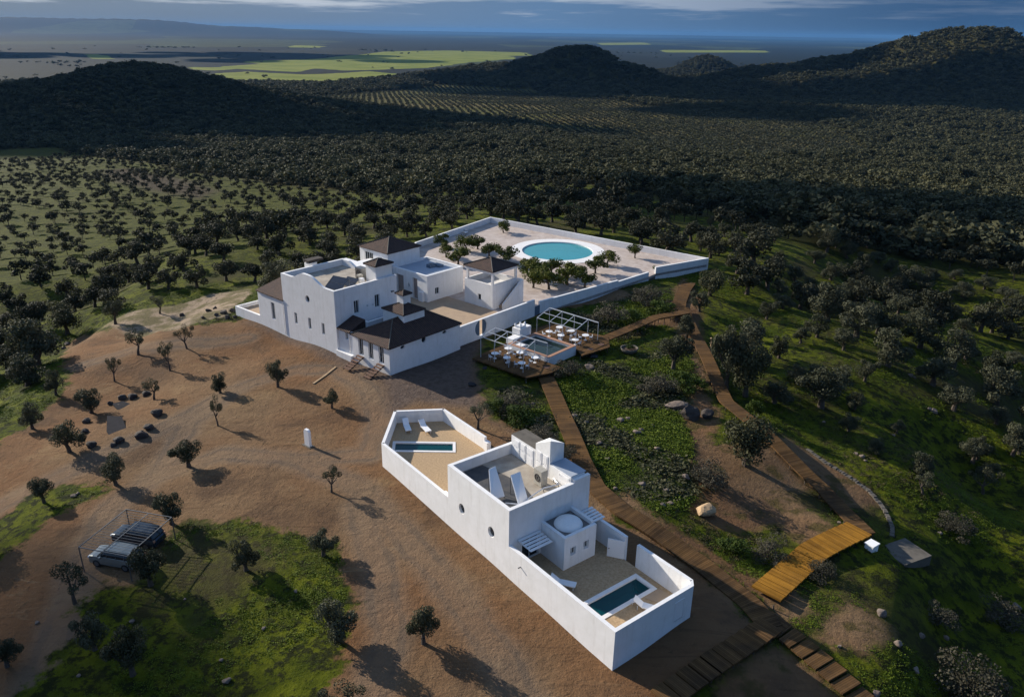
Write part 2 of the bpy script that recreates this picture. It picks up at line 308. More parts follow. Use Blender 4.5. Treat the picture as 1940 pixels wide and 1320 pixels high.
# ------------------------------------------------------------------ terrain
ANCH = np.array([(7.5,43,-.05),(14.4,48.3,.7),(-13,69,.75),(-7.4,77,1.8),(3,70,1.6),(10,62,1.1),(-3,56,.4),(2,50,.2),(-15,89,1.9),(-24,100,2),(-36,108,1.4),(-44,112,1.0),(-2,95,2),(10,95,1.7),(20,100,1.2),
 (-30,120,1.2),(-15,130,1.8),(4,112,2),(20,128,1.6),(37,143,1.0),(-5,176,1.4),(-20,152,1.4),(5,150,2),(20,160,1.6),(30,120,.8),(35,100,-.2),(25,80,.3),(15,75,1.0),(40,80,-2.5),
 (40,62,-3.2),(30,60,-.8),(28,52,-.6),(25,46,-.9),(60,80,-9),(40,115,-1),(60,140,-6),(90,100,-15),(90,160,-14),(50,170,-2),(0,195,0),(30,185,-.8),(-30,190,-2),(-50,150,-2.5),(-60,120,-4),(-52,90,-2.5),(-80,120,-9),(-80,90,-8),
 (-60,60,-4),(-100,150,-14),(-35,55,-.6),(-25,42,-1.2),(0,28,-.8),(25,32,-1.2),(45,40,-5),(0,225,-4),(60,215,-6),(-60,215,-10),(120,200,-18),(-120,200,-20),(-40,75,-.6),(-30,92,.7),(-20,70,.5),(-20,55,-.1),(-40,98,-.3),
 (-60,30,-5),(60,40,-11),(0,0,-3),(0,-60,-12),(70,0,-12),(-70,0,-10),(130,100,-24),(-130,100,-20),(100,50,-20),(-100,50,-12),(38,50,-7),(35,43.5,-6.5),(42,55,-8),(44,47,-9.5),(38,37,-8.5),(48,60,-9.5),(31,54,-1.2),(33,58,-1.6),(28.5,47.5,-1.2)], float)
RG = np.array([0, 100, 150, 220, 400, 600, 1000, 1500, 2000, 2600, 3300, 4500, 400000.])
ZG = np.array([-2, -1, -1, -5, -29, -50, -76, -86, -98, -118, -140, -150, -150.])
def hill(X, Y, cx, cy, h, sx, sy, rot=0.0, p=2.0):
    c, s = math.cos(rot), math.sin(rot); dx = X-cx; dy = Y-cy
    a = (dx*c+dy*s)/sx; b = (-dx*s+dy*c)/sy
    return h*np.exp(-0.5*(np.abs(a)**p+np.abs(b)**p))
def pxdir(px, r):
    d = ray(px, 660-FPX*math.tan(PITCH)*0.9); d = d[:2]/np.linalg.norm(d[:2]); return d*r
def nz(X, Y, s, k):     # cheap smooth value noise
    return (np.sin(X/s*1.0+k)*np.cos(Y/s*1.3+2.1*k)+np.sin((X+Y)/s*0.71+3.3*k)*0.7+np.sin((X*0.6-Y)/s*1.9+k*5)*0.4)/2.1
HILLS = []
def addhill(px, r, h, sx, sy, rot=0.0, p=2.0): c = pxdir(px, r); HILLS.append((c[0], c[1], h, sx, sy, rot, p))
addhill(250, 1350, 58, 120, 150); addhill(330, 1330, 44, 130, 130); addhill(120, 1400, 40, 150, 150); addhill(440, 1250, 20, 110, 140); addhill(0, 1400, 12, 200, 160)
addhill(1090, 2300, 92, 125, 150, 0, 2.8); addhill(1170, 2250, 58, 115, 150); addhill(930, 2500, 54, 200, 200); addhill(1010, 2350, 70, 100, 160)
addhill(1340, 3600, 92, 105, 150); addhill(1290, 3500, 40, 230, 180)
addhill(1825, 2300, 132, 170, 260); addhill(1740, 2320, 108, 170, 260); addhill(1620, 2350, 78, 200, 240); addhill(1500, 2450, 62, 210, 240); addhill(1940, 2250, 108, 210, 280); addhill(1400, 2500, 36, 260, 240); addhill(2150, 2200, 90, 300, 300)
addhill(1500, 1700, 10, 380, 150); addhill(1900, 1600, 18, 350, 170)
for px_, hh in ((-300, 250), (-100, 290), (60, 285), (180, 275), (265, 290), (330, 215), (450, 180), (560, 140)):
    addhill(px_, 26000, hh, 1700, 2500, 0, 2.6)
def T(X, Y):
    X = np.asarray(X, float); Y = np.asarray(Y, float); r = np.hypot(X, Y)
    zn = np.zeros_like(X); ws = np.zeros_like(X)
    for ax, ay, az in ANCH:
        w = 1.0/(((X-ax)**2+(Y-ay)**2)+16.0)**1.6; zn += w*az; ws += w
    zn /= ws
    zn = zn+0.06*nz(X, Y, 3.0, 1.0)
    zf = np.interp(r, RG, ZG)
    back = np.clip(1-Y/np.maximum(r, 1), 0, 2)
    az = np.arctan2(X, np.maximum(Y, 1e-3))
    zf = zf+np.where(r < 3000, 1, 0)*(2.5*nz(X, Y, 70., 2.)+1.2*nz(X, Y, 31., 3.))*np.clip((r-200)/200, 0, 1)
    zf = zf-np.clip(-az, 0, .7)*16*np.exp(-((r-260)/120)**2)
    hh = np.zeros_like(X)
    for h in HILLS: hv = hill(X, Y, *h); hh = np.sqrt(hh**2*1.0+hv**2) if False else np.maximum(hh, hv)+0.12*np.minimum(hh, hv)
    zf = zf+hh*(1+0.05*nz(X, Y, 55., 4.))
    w = np.clip((r-170)/90, 0, 1); w = w*w*(3-2*w)
    return zn*(1-w)+zf*w
def T1(x, y): return float(T(np.array([x]), np.array([y]))[0])
def gt(px, py):
    d = ray(px, py)
    ts = np.concatenate([np.arange(20, 300, 1.0), np.geomspace(300, 60000, 1500)])
    P = CPOS[None]+ts[:, None]*d[None]; dz = P[:, 2]-T(P[:, 0], P[:, 1])
    i = np.where(dz < 0)[0]
    if len(i) == 0: return P[-1]
    i = i[0]; a, b = ts[max(i-1, 0)], ts[i]
    for _ in range(14):
        m = (a+b)/2; p = CPOS+d*m
        if p[2] < T1(p[0], p[1]): b = m
        else: a = m
    p = CPOS+d*(a+b)/2; p[2] = T1(p[0], p[1]); return p
def sdf(poly, X, Y):
    poly = np.asarray(poly, float); n = len(poly); d = np.full(X.shape, 1e18); ins = np.zeros(X.shape, bool)
    for i in range(n):
        x0, y0 = poly[i]; x1, y1 = poly[(i+1) % n]; ex, ey = x1-x0, y1-y0
        wx, wy = X-x0, Y-y0; t = np.clip((wx*ex+wy*ey)/(ex*ex+ey*ey+1e-9), 0, 1)
        d = np.minimum(d, (wx-ex*t)**2+(wy-ey*t)**2)
        c = ((y0 > Y) != (y1 > Y)) & (X < (x1-x0)*(Y-y0)/((y1-y0) if y1 != y0 else 1e-9)+x0)
        ins ^= c
    d = np.sqrt(d); return np.where(ins, d, -d)
def gpoly(pts): return [tuple(gt(*p)[:2]) for p in pts]
# the walled yards
CRT_IN = None
NEAR_OUT = [FN.W(*p)[:2] for p in ((0, 0), (8.8, 0), (8.8, 28), (9.4, 28.2), (9.4, 36.2), (4.7, 39.0), (0, 33.3))]
POOLC = gp(1056, 474, 2.0)[:2]
CRT = [tuple(gp(*p)[:2]) for p in ((932, 411, 3.2), (1343, 488, 3.2))]
C_TL = tuple(gp(786, 459, 3.2)[:2]); C_T = tuple(gp(929, 411, 3.2)[:2]); C_R = tuple(gp(1343, 489, 3.2)[:2])
C_G2 = tuple(gp(1243, 506.5, 3.2)[:2]); C_G1 = tuple(gp(1230, 512, 3.2)[:2]); C_F = tuple(gp(1172, 531, 3.2)[:2]); C_L = FF.W(30.4, 0.95)[:2]
COURT = [C_TL, C_T, C_R, C_G2, C_F, C_L, FF.W(29.5, 1)[:2], FF.W(29, 17)[:2], FF.W(29, 26)[:2]]
FARM = [FF.W(*p)[:2] for p in ((0.6, 0.6), (11.5, 0.6), (29, 1.4), (29, 32), (22, 32), (22, 22), (10, 22), (0.6, 22))]
# ------------------------------------------------------------------ ground colours regions
REG = {}
REG['lot'] = [gpoly([(452,608),(420,612),(330,622),(225,612),(200,628),(160,628),(129,650),(121,689),(131,727),(95,765),(57,802),(23,825),(-40,870),(-150,960),(-60,990),(0,985),(60,938),(170,916),(215,908),(190,935),(140,965),(90,985),(30,1040),(-60,1110),(-260,1230),(-300,1500),(-60,1500),(30,1330),(70,1270),(120,1245),(142,1200),(140,1160),(200,1112),(245,1108),(300,1062),(318,1000),(345,985),(420,992),(470,985),(560,1008),(640,1025),(655,1080),(660,1200),(640,1280),(600,1340),(600,1500),(1300,1500),(1280,1330),(1400,1250),(1440,1200),(1330,1080),(1250,1020),(1170,985),(1120,900),(1080,850),(1000,820),(935,790),(912,745),(905,690),(912,640),(1060,585),(1200,560),(1100,520),(900,560),(740,640),(640,560)])]
REG['pale'] = [gpoly([(447,582),(480,556),(470,548),(400,556),(330,580),(250,590),(190,622),(235,632),(330,628),(372,612),(430,600)])]
REG['gravelpath'] = [gpoly([(470,610),(560,655),(660,700),(720,720),(730,745),(730,790),(800,760),(900,775),(1010,840),(1120,920),(1000,830),(930,800),(905,745),(900,690),(912,645),(840,640),(740,706),(645,665),(540,625)])]
REG['brownpatch'] = [gpoly([(1150,940),(1230,990),(1330,1055),(1430,1130),(1470,1180),(1560,1170),(1500,1110),(1400,1080),(1340,1030),(1250,980),(1190,930)]),
  gpoly([(1300,960),(1330,930),(1450,900),(1500,940),(1590,1000),(1540,1040),(1470,1000),(1400,1010),(1350,1000)]),
  gpoly([(1480,820),(1560,870),(1640,920),(1680,960),(1600,960),(1540,920),(1470,870)]),
  gpoly([(1350,840),(1500,850),(1540,930),(1400,940),(1320,920),(1290,790),(1320,720),(1370,780)]),
  gpoly([(1290,520),(1330,560),(1330,640),(1370,760),(1310,700),(1280,620),(1240,620),(1200,640),(1230,600),(1270,570)]),
  gpoly([(1560,1170),(1600,1130),(1700,1200),(1640,1240),(1520,1220)]),
  gpoly([(1330,1330),(1420,1240),(1460,1210),(1560,1280),(1600,1340),(1500,1400)])]
REG['field'] = [gpoly([(400,139),(470,136),(570,142),(700,136),(790,143),(700,152),(640,159),(520,158),(440,157)]),
  gpoly([(325,126),(400,128),(520,120),(620,125),(560,137),(450,131),(400,134)]),
  gpoly([(450,117),(600,112),(720,100),(960,104),(980,112),(900,118),(800,130),(650,134),(520,124)]),
  gpoly([(160,103),(200,104),(215,112),(180,112)]), gpoly([(560,86),(620,88),(600,91),(540,90)]),
  gpoly([(720,98),(850,96),(1000,100),(1010,106),(760,104)]), gpoly([(1130,82),(1220,81),(1235,85),(1140,86)]), gpoly([(1250,95),(1450,96),(1460,100),(1260,100)])]
REG['rows'] = [gpoly([(590,184),(700,176),(840,160),(1000,172),(1150,190),(1300,207),(1500,225),(1600,245),(1560,268),(1350,278),(1150,256),(980,232),(800,212),(650,192)]), gpoly([(1010,236),(1150,228),(1300,226),(1600,246),(1660,290),(1450,302),(1250,292),(1080,266)])]
REG['heath'] = [gpoly([(190,322),(260,318),(330,335),(420,362),(380,380),(280,362),(210,345)])]
REG['bank'] = [gpoly([(1045,712),(1110,690),(1180,690),(1290,640),(1320,700),(1300,760),(1330,800),(1350,900),(1300,960),(1220,970),(1150,930),(1100,850),(1060,760)]), gpoly([(920,745),(1000,735),(1040,790),(1085,860),(1050,850),(1000,815),(940,785)]), gpoly([(1060,600),(1180,560),(1280,540),(1285,610),(1200,640),(1130,650)])]
TRK = [gpoly(l) for l in ([(60,1330),(120,1180),(150,1080),(210,960),(300,900),(420,860),(560,870),(680,920),(760,1010),(860,1120),(960,1260),(1000,1340)], [(300,900),(360,800),(440,740),(560,700),(640,700),(700,740),(720,800),(700,860),(560,870)], [(0,960),(120,900),(220,850),(330,800),(440,740)], [(700,1330),(740,1200),(720,1080),(680,960)], [(130,700),(260,660),(380,650),(470,640)])]
def linedist(l, X, Y):
    d = np.full(X.shape, 1e9)
    for (x0, y0), (x1, y1) in zip(l[:-1], l[1:]):
        ex, ey = x1-x0, y1-y0; t = np.clip(((X-x0)*ex+(Y-y0)*ey)/(ex*ex+ey*ey+1e-9), 0, 1); d = np.minimum(d, np.hypot(X-x0-ex*t, Y-y0-ey*t))
    return d

# ------------------------------------------------------------------ ground sheet (polar, dense near the site, out to the horizon)
def build_ground():
    rr = np.concatenate([np.linspace(4, 30, 14), np.linspace(31, 140, 150)[1:], np.geomspace(140, 3500, 330)[1:], np.geomspace(3500, 150000, 110)[1:]])
    fa = np.concatenate([np.linspace(-45, 45, 500), np.linspace(45, 315, 170)[1:-1]])*math.pi/180
    nA = len(fa); nR = len(rr)
    A, Q = np.meshgrid(fa, rr); X = (Q*np.sin(A)).ravel(); Y = (Q*np.cos(A)).ravel()
    Z = T(X, Y)
    # pits under the walled yards, hidden below their floor slabs
    near = np.hypot(X, Y) < 260; Xn, Yn = X[near], Y[near]; Zn = Z[near]
    for poly, dep, mg in ((NEAR_OUT, 2.6, 1.2), (COURT, 2.6, 1.6), (FARM, 1.0, 1.2)):
        s = sdf(poly, Xn, Yn); Zn = np.where(s > mg, Zn-dep, Zn)
    Z[near] = Zn
    X = np.append(X, 0.0); Y = np.append(Y, 0.0); Z = np.append(Z, T1(0, 0)); c = nA*nR
    i, j = np.meshgrid(np.arange(nR-1), np.arange(nA), indexing='ij'); j2 = (j+1) % nA
    q = np.stack([i*nA+j, i*nA+j2, (i+1)*nA+j2, (i+1)*nA+j], -1).reshape(-1, 4)[:, ::-1]
    jj = np.arange(nA); tr = np.stack([np.full(nA, c), (jj+1) % nA, jj], -1)[:, ::-1]
    me = bpy.data.meshes.new('ground'); nq = len(q); nt = len(tr)
    me.vertices.add(c+1); me.vertices.foreach_set('co', np.stack([X, Y, Z], -1).ravel())
    me.loops.add(nq*4+nt*3); me.loops.foreach_set('vertex_index', np.concatenate([q.ravel(), tr.ravel()]))
    me.polygons.add(nq+nt); me.polygons.foreach_set('loop_start', np.concatenate([np.arange(nq)*4, nq*4+np.arange(nt)*3]))
    me.polygons.foreach_set('loop_total', np.concatenate([np.full(nq, 4), np.full(nt, 3)]))
    me.polygons.foreach_set('use_smooth', np.ones(nq+nt, bool))
    for k, polys in REG.items():
        d = np.max([sdf(p, X, Y) for p in polys], axis=0)
        at = me.attributes.new('sd_'+k, 'FLOAT', 'POINT'); at.data.foreach_set('value', d.astype(np.float32))
    at = me.attributes.new('trk', 'FLOAT', 'POINT'); at.data.foreach_set('value', np.min([linedist(l, X, Y) for l in TRK], axis=0).astype(np.float32))
    # forest mask
    at = me.attributes.new('forest', 'FLOAT', 'POINT'); at.data.foreach_set('value', forest_mask(X, Y).astype(np.float32))
    me.update(); me.validate()
    o = bpy.data.objects.new('ground', me); COL.objects.link(o); me.materials.append(ground_mat()); tag(o, kind='structure'); return o
FB = [(-600,262),(-200,262),(0,265),(100,280),(200,300),(330,322),(420,336),(520,350),(600,356),(700,366),(800,366),(880,362),(960,350),(1040,346),(1100,348),(1200,366),(1280,380),(1360,408),(1440,440),(1520,462),(1620,480),(1750,492),(1940,515),(2300,550)]
FBa = []; FBr = []
for p in FB: q = gt(*p); FBa.append(math.atan2(q[0], q[1])); FBr.append(math.hypot(q[0], q[1]))
FBr[0] = FBr[1] = FBr[2] = FBr[3]
def rforest(az): return np.interp(az, FBa, FBr)
def forest_mask(X, Y):
    r = np.hypot(X, Y); az = np.arctan2(X, Y); rf = rforest(az)
    w = np.clip((r-rf)/25+.5, 0, 1)
    for p in REG['rows']+REG['field']: w = w*np.clip(-sdf(p, X, Y)/20+.5, 0, 1)
    return w
def ground_mat():
    m = bpy.data.materials.new('ground'); m.use_nodes = True; N = m.node_tree.nodes; L = m.node_tree.links
    b = N['Principled BSDF']; b.inputs['Roughness'].default_value = 0.95; b.inputs['Specular IOR Level'].default_value = 0.08
    g = N.new('ShaderNodeNewGeometry')
    def noise(scale, detail=5, rough=0.6, vec=None, dist=0.0):
        t = N.new('ShaderNodeTexNoise'); t.inputs['Scale'].default_value = scale; t.inputs['Detail'].default_value = detail; t.inputs['Roughness'].default_value = rough; t.inputs['Distortion'].default_value = dist
        L.new(vec or g.outputs['Position'], t.inputs['Vector']); return t.outputs['Fac']
    def rng(s, a, b_, c=0.0, d=1.0):
        r = N.new('ShaderNodeMapRange'); r.interpolation_type = 'SMOOTHSTEP'
        r.inputs['From Min'].default_value = a; r.inputs['From Max'].default_value = b_; r.inputs['To Min'].default_value = c; r.inputs['To Max'].default_value = d
        L.new(s, r.inputs['Value']); return r.outputs[0]
    def mth(op, a, b_):
        n = N.new('ShaderNodeMath'); n.operation = op
        for k, s in ((0, a), (1, b_)):
            if isinstance(s, (int, float)): n.inputs[k].default_value = s
            else: L.new(s, n.inputs[k])
        return n.outputs[0]
    def mix(f, A, B):
        x = N.new('ShaderNodeMix'); x.data_type = 'RGBA'
        for nm, s in (('A', A), ('B', B)):
            if isinstance(s, tuple): x.inputs[nm].default_value = (*s, 1)
            else: L.new(s, x.inputs[nm])
        if isinstance(f, (int, float)): x.inputs['Factor'].default_value = f
        else: L.new(f, x.inputs['Factor'])
        return x.outputs['Result']
    def attr(n): a = N.new('ShaderNodeAttribute'); a.attribute_name = n; return a.outputs['Fac']
    n_small = noise(1.6, 6, 0.7); n_med = noise(0.33, 6, 0.6); n_big = noise(0.045, 5, 0.55); n_fine = noise(6.0, 4, 0.7)
    # grass: yellow-green sward, rough dark tussocks, dry and bare patches
    n_t = noise(0.85, 7, 0.75)
    grass = mix(rng(n_med, 0.36, 0.66), (0.044, 0.057, 0.003), (0.112, 0.124, 0.006))
    grass = mix(rng(n_t, 0.46, 0.57, 0, 0.92), grass, (0.013, 0.016, 0.005))
    grass = mix(rng(n_big, 0.50, 0.64, 0, 0.8), grass, (0.048, 0.040, 0.018))
    grass = mix(rng(n_small, 0.60, 0.74, 0, 0.6), grass, (0.085, 0.070, 0.030))
    grass = mix(rng(n_fine, 0.60, 0.78, 0, 0.5), grass, (0.13, 0.115, 0.055))
    # earth, with streaks left by grading and tyres
    mp = N.new('ShaderNodeMapping'); mp.inputs['Rotation'].default_value = (0, 0, R(-50)); mp.inputs['Scale'].default_value = (0.13, 0.6, 0.3)
    L.new(g.outputs['Position'], mp.inputs[0]); streak = noise(1.0, 8, 0.72, mp.outputs[0], 0.9)
    mp2 = N.new('ShaderNodeMapping'); mp2.inputs['Rotation'].default_value = (0, 0, R(-28)); mp2.inputs['Scale'].default_value = (0.07, 1.3, 0.3)
    L.new(g.outputs['Position'], mp2.inputs[0]); streak2 = noise(1.0, 8, 0.7, mp2.outputs[0], 1.4)
    n_b2 = noise(0.11, 6, 0.6)
    earth = mix(rng(n_big, 0.35, 0.65), (0.1617, 0.0824, 0.0382), (0.1826, 0.1159, 0.0632))
    earth = mix(rng(n_b2, 0.48, 0.64, 0, 0.75), earth, (0.0887, 0.0540, 0.0324))
    earth = mix(rng(n_b2, 0.30, 0.42, 0.7, 0), earth, (0.2243, 0.1423, 0.0730))
    earth = mix(rng(streak, 0.52, 0.72, 0, 0.55), earth, (0.0783, 0.0432, 0.0227))
    earth = mix(rng(streak2, 0.56, 0.70, 0, 0.6), earth, (0.0710, 0.0393, 0.0219))
    earth = mix(rng(streak, 0.28, 0.42, 0.6, 0), earth, (0.2504, 0.1718, 0.0957))
    earth = mix(rng(n_small, 0.54, 0.72, 0, 0.65), earth, (0.0688, 0.0423, 0.0243))
    earth = mix(rng(n_fine, 0.63, 0.74, 0, 0.6), earth, (0.2713, 0.1962, 0.1176))
    tk = mth('ADD', attr('trk'), mth('MULTIPLY', mth('SUBTRACT', n_med, 0.5), 1.6))
    wob = rng(mth('ABSOLUTE', mth('SUBTRACT', tk, 1.0), 0.0), 0.18, 0.45, 1.0, 0.0)
    earth = mix(mth('MULTIPLY', wob, rng(n_b2, 0.38, 0.6, 0.15, 0.75)), earth, (0.0642, 0.0439, 0.0314))
    earth = mix(rng(tk, 1.0, 2.6, 0.35, 0.0), earth, (0.2138, 0.1621, 0.1151))
    gravel = mix(rng(n_small, 0.35, 0.7), (0.1320, 0.0957, 0.0750), (0.0792, 0.0551, 0.0425)); gravel = mix(rng(n_fine, 0.55, 0.7, 0, 0.6), gravel, (0.1848, 0.1392, 0.1100))
    pale = mix(rng(n_med, 0.4, 0.6), (0.2904, 0.2204, 0.1550), (0.1320, 0.1102, 0.0550)); pale = mix(rng(n_small, 0.55, 0.68), pale, (0.0528, 0.0493, 0.0250))
    edge = mth('MULTIPLY', mth('SUBTRACT', n_med, 0.5), 5.0); edge2 = mth('ADD', edge, mth('MULTIPLY', mth('SUBTRACT', n_small, 0.5), 2.5))
    def region(name, a, b_, amp=1.0): return rng(mth('ADD', attr('sd_'+name), mth('MULTIPLY', edge2, amp)), a, b_)
    sxy = N.new('ShaderNodeSeparateXYZ'); L.new(g.outputs['Position'], sxy.inputs[0])
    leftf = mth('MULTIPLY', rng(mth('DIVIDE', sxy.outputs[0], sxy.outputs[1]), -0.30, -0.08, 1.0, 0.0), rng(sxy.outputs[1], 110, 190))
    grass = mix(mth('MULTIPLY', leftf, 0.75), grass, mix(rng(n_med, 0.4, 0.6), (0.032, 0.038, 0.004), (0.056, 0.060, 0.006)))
    bank = mix(rng(n_t, 0.42, 0.56), (0.040, 0.055, 0.008), (0.012, 0.013, 0.006))
    grass = mix(region('bank', -1.5, 1.5), grass, bank)
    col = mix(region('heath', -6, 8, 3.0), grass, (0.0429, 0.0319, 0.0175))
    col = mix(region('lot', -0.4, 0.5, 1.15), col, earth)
    col = mix(mth('MULTIPLY', region('lot', -1.5, 0.0, 0.8), rng(n_small, 0.66, 0.72, 0, 0.5)), col, (0.0462, 0.0464, 0.0100))
    col = mix(region('brownpatch', -0.8, 0.8, 0.9), col, mix(rng(n_med, 0.5, 0.62, 0, 0.8), earth, (0.0594, 0.0493, 0.0150)))
    col = mix(region('gravelpath', -1.2, 1.4, 0.4), col, gravel)
    col = mix(region('pale', -0.6, 0.6, 0.8), col, pale)
    # woodland floor, olive rows
    ff = mix(rng(noise(0.02, 6), 0.35, 0.65), (0.0330, 0.0290, 0.0090), (0.0561, 0.0510, 0.0150))
    col = mix(attr('forest'), col, ff)
    rows = mix(rng(noise(0.012, 4), 0.4, 0.6), (0.1056, 0.0841, 0.0300), (0.0858, 0.0812, 0.0225))
    col = mix(rng(attr('sd_rows'), -8, 8), col, rows)
    # far plain: patchwork of woods, fallow and fields
    sx = N.new('ShaderNodeMapping'); sx.inputs['Scale'].default_value = (0.0007, 0.0003, 0.0005); L.new(g.outputs['Position'], sx.inputs[0])
    vo = N.new('ShaderNodeTexVoronoi'); vo.inputs['Scale'].default_value = 1.0; L.new(sx.outputs[0], vo.inputs['Vector'])
    sc = N.new('ShaderNodeSeparateColor'); L.new(vo.outputs['Color'], sc.inputs[0])
    plain = mix(rng(sc.outputs[0], 0.2, 0.9), (0.0051, 0.0079, 0.0039), (0.0129, 0.0155, 0.0084))
    plain = mix(rng(sc.outputs[1], 0.74, 0.76), plain, (0.0335, 0.0424, 0.0120))
    plain = mix(rng(sc.outputs[2], 0.93, 0.94), plain, (0.0566, 0.0537, 0.0390))
    plain = mix(rng(noise(0.004, 8, 0.7), 0.5, 0.62, 0, 0.8), plain, (0.0038, 0.0056, 0.0030))
    sp = N.new('ShaderNodeVectorMath'); sp.operation = 'LENGTH'; L.new(g.outputs['Position'], sp.inputs[0])
    col = mix(rng(sp.outputs['Value'], 2850, 3050), col, plain)
    fld = mix(rng(noise(0.006, 5), 0.4, 0.6), (0.1320, 0.1566, 0.0175), (0.1782, 0.1914, 0.0300))
    col = mix(rng(mth('ADD', attr('sd_field'), mth('MULTIPLY', mth('SUBTRACT', noise(0.004, 4), 0.5), 160.0)), -6, 6), col, fld)
    L.new(col, b.inputs['Base Color'])
    bh = mth('ADD', mth('MULTIPLY', n_small, 0.6), mth('ADD', mth('MULTIPLY', n_fine, 0.2), mth('MULTIPLY', streak, 0.12)))
    bb = N.new('ShaderNodeBump'); bb.inputs['Strength'].default_value = 0.9; bb.inputs['Distance'].default_value = 0.42
    L.new(mth('ADD', bh, mth('MULTIPLY', n_t, 0.8)), bb.inputs['Height']); L.new(bb.outputs[0], b.inputs['Normal'])
    return m
build_ground()

# ------------------------------------------------------------------ vegetation prototypes (unit crown diameter, unit height)
def crown_np(seed, nl=9, n=900, leaf=0.075, zc=0.64, rz=0.34, rxy=0.34, lob=0.2, flat=1.0, quads=1):
    r = np.random.RandomState(seed)
    C = []
    for i in range(nl):
        a = 2*math.pi*(i*0.618+r.rand()*0.15); rad = rxy*math.sqrt((i+0.3)/nl)
        C.append((rad*math.cos(a), rad*math.sin(a), zc+(r.rand()-0.45)*rz*1.1, lob*(0.75+0.6*r.rand())))
    for q in range(2):
        a = r.rand()*6.28; C[-1-q] = (rxy*1.18*math.cos(a), rxy*1.18*math.sin(a), zc+(r.rand()-.6)*rz, lob*.8)
    C = np.array(C); C[:, 0] *= .82+.36*r.rand(); C[:, 1] *= .82+.36*r.rand(); k = r.randint(0, nl, n)
    d = r.normal(size=(n, 3)); d /= np.linalg.norm(d, axis=1)[:, None]
    rad = C[k, 3]*(0.45+0.62*r.rand(n)**0.5)
    P = C[k, :3]+d*rad[:, None]*np.array([1, 1, flat*0.95])
    P[:, 2] = np.clip(P[:, 2], 0.12, 1.05)
    nrm = d+r.normal(size=(n, 3))*0.55; nrm /= np.linalg.norm(nrm, axis=1)[:, None]
    up = r.normal(size=(n, 3)); t = np.cross(nrm, up); t /= np.linalg.norm(t, axis=1)[:, None]; b = np.cross(nrm, t)
    s = leaf*(0.6+0.8*r.rand(n))[:, None]
    V = np.stack([P-t*s*0.6, P-b*s*0.45+nrm*s*0.1, P+t*s*0.6, P+b*s*0.45-nrm*s*0.15], 1)
    return V.reshape(-1, 3), np.arange(n*4).reshape(-1, 4), C
def trunk_mb(seed, C, h=0.5, r0=0.055, lean=0.05):
    r = random.Random(seed); mb = MB(); top = (r.uniform(-lean, lean), r.uniform(-lean, lean), h*0.62)
    mid = (top[0]*0.2+r.uniform(-.02, .02), top[1]*0.2, h*0.3)
    mb.tube((0, 0, -0.06), mid, r0*1.35, r0, 7); mb.tube(mid, top, r0, r0*0.8, 7)
    idx = list(range(len(C))); r.shuffle(idx)
    for i in idx[:5]:
        c = C[i]; m = (top[0]+(c[0]-top[0])*0.5, top[1]+(c[1]-top[1])*0.5, top[2]+(c[2]-top[2])*0.4)
        mb.tube(top, m, r0*0.6, r0*0.38, 5); mb.tube(m, (c[0], c[1], c[2]), r0*0.38, r0*0.12, 5)
    return mb
def mesh_np(name, V, F, m):
    me = bpy.data.meshes.new(name); F = np.asarray(F); me.vertices.add(len(V)); me.vertices.foreach_set('co', np.asarray(V, float).ravel())
    n, k = F.shape; me.loops.add(n*k); me.loops.foreach_set('vertex_index', F.ravel()); me.polygons.add(n)
    me.polygons.foreach_set('loop_start', np.arange(n)*k); me.polygons.foreach_set('loop_total', np.full(n, k))
    me.materials.append(m); me.update(); return me
TREE = {}
def make_kind(kind, seed, mname, tk=True, **kw):
    tkw = {k: kw.pop(k) for k in ('h', 'r0', 'lean') if k in kw}
    V, F, C = crown_np(seed, **kw); cm = mesh_np(kind+'_crown', V, F, M[mname]); tm = None
    if tk:
        o = trunk_mb(seed, C, **tkw).build('tmp', M['bark']); tm = o.data; bpy.data.objects.remove(o)
    TREE.setdefault(kind, []).append((cm, tm))
for s in range(5): make_kind('olive', 10+s, 'olive', nl=12+s % 3, n=4200, leaf=0.034, lob=0.165, zc=0.57, rz=0.46, h=0.42, r0=0.06, lean=0.1)
for s in range(4): make_kind('sparse', 30+s, 'olive', nl=7, n=1500, leaf=0.032, zc=0.7, rz=0.3, rxy=0.36, lob=0.15, r0=0.045, lean=0.09)
for s in range(3): make_kind('oak', 50+s, 'oak', nl=14, n=4200, leaf=0.036, zc=0.56, rz=0.42, lob=0.2)
for s in range(4): make_kind('citrus', 60+s, 'citrus', nl=9, n=1500, leaf=0.058, zc=0.6, rz=0.4, lob=0.2, r0=0.04)
for s in range(3): make_kind('scrub', 70+s, 'scrub', nl=12, n=3000, leaf=0.033, zc=0.42, rz=0.5, rxy=0.38, lob=0.2, r0=0.02)
for s in range(3): make_kind('bush', 80+s, 'greenbush', nl=10, n=2200, leaf=0.045, zc=0.42, rz=0.5, rxy=0.36, lob=0.2, r0=0.02)
for s in range(5): make_kind('grove', 90+s, 'grovelf', nl=10, n=1700, leaf=0.05, lob=0.18, zc=0.55, rz=0.46, h=0.4)
NT = [0]
def tree(kind, name, pos, w, h, label, cat='tree', group=None, parts=True):
    cm, tm = TREE[kind][NT[0] % len(TREE[kind])]; NT[0] += 1
    e = empty(name, pos, rnd.uniform(0, 6.28), label, cat, group); e.scale = (w, w, h)
    c = bpy.data.objects.new('crown' if kind not in ('scrub', 'bush') else 'foliage', cm); COL.objects.link(c); c.parent = e
    if tm is not None:
        t = bpy.data.objects.new('trunk' if kind not in ('scrub', 'bush') else 'stem', tm); COL.objects.link(t); t.parent = e
    return e
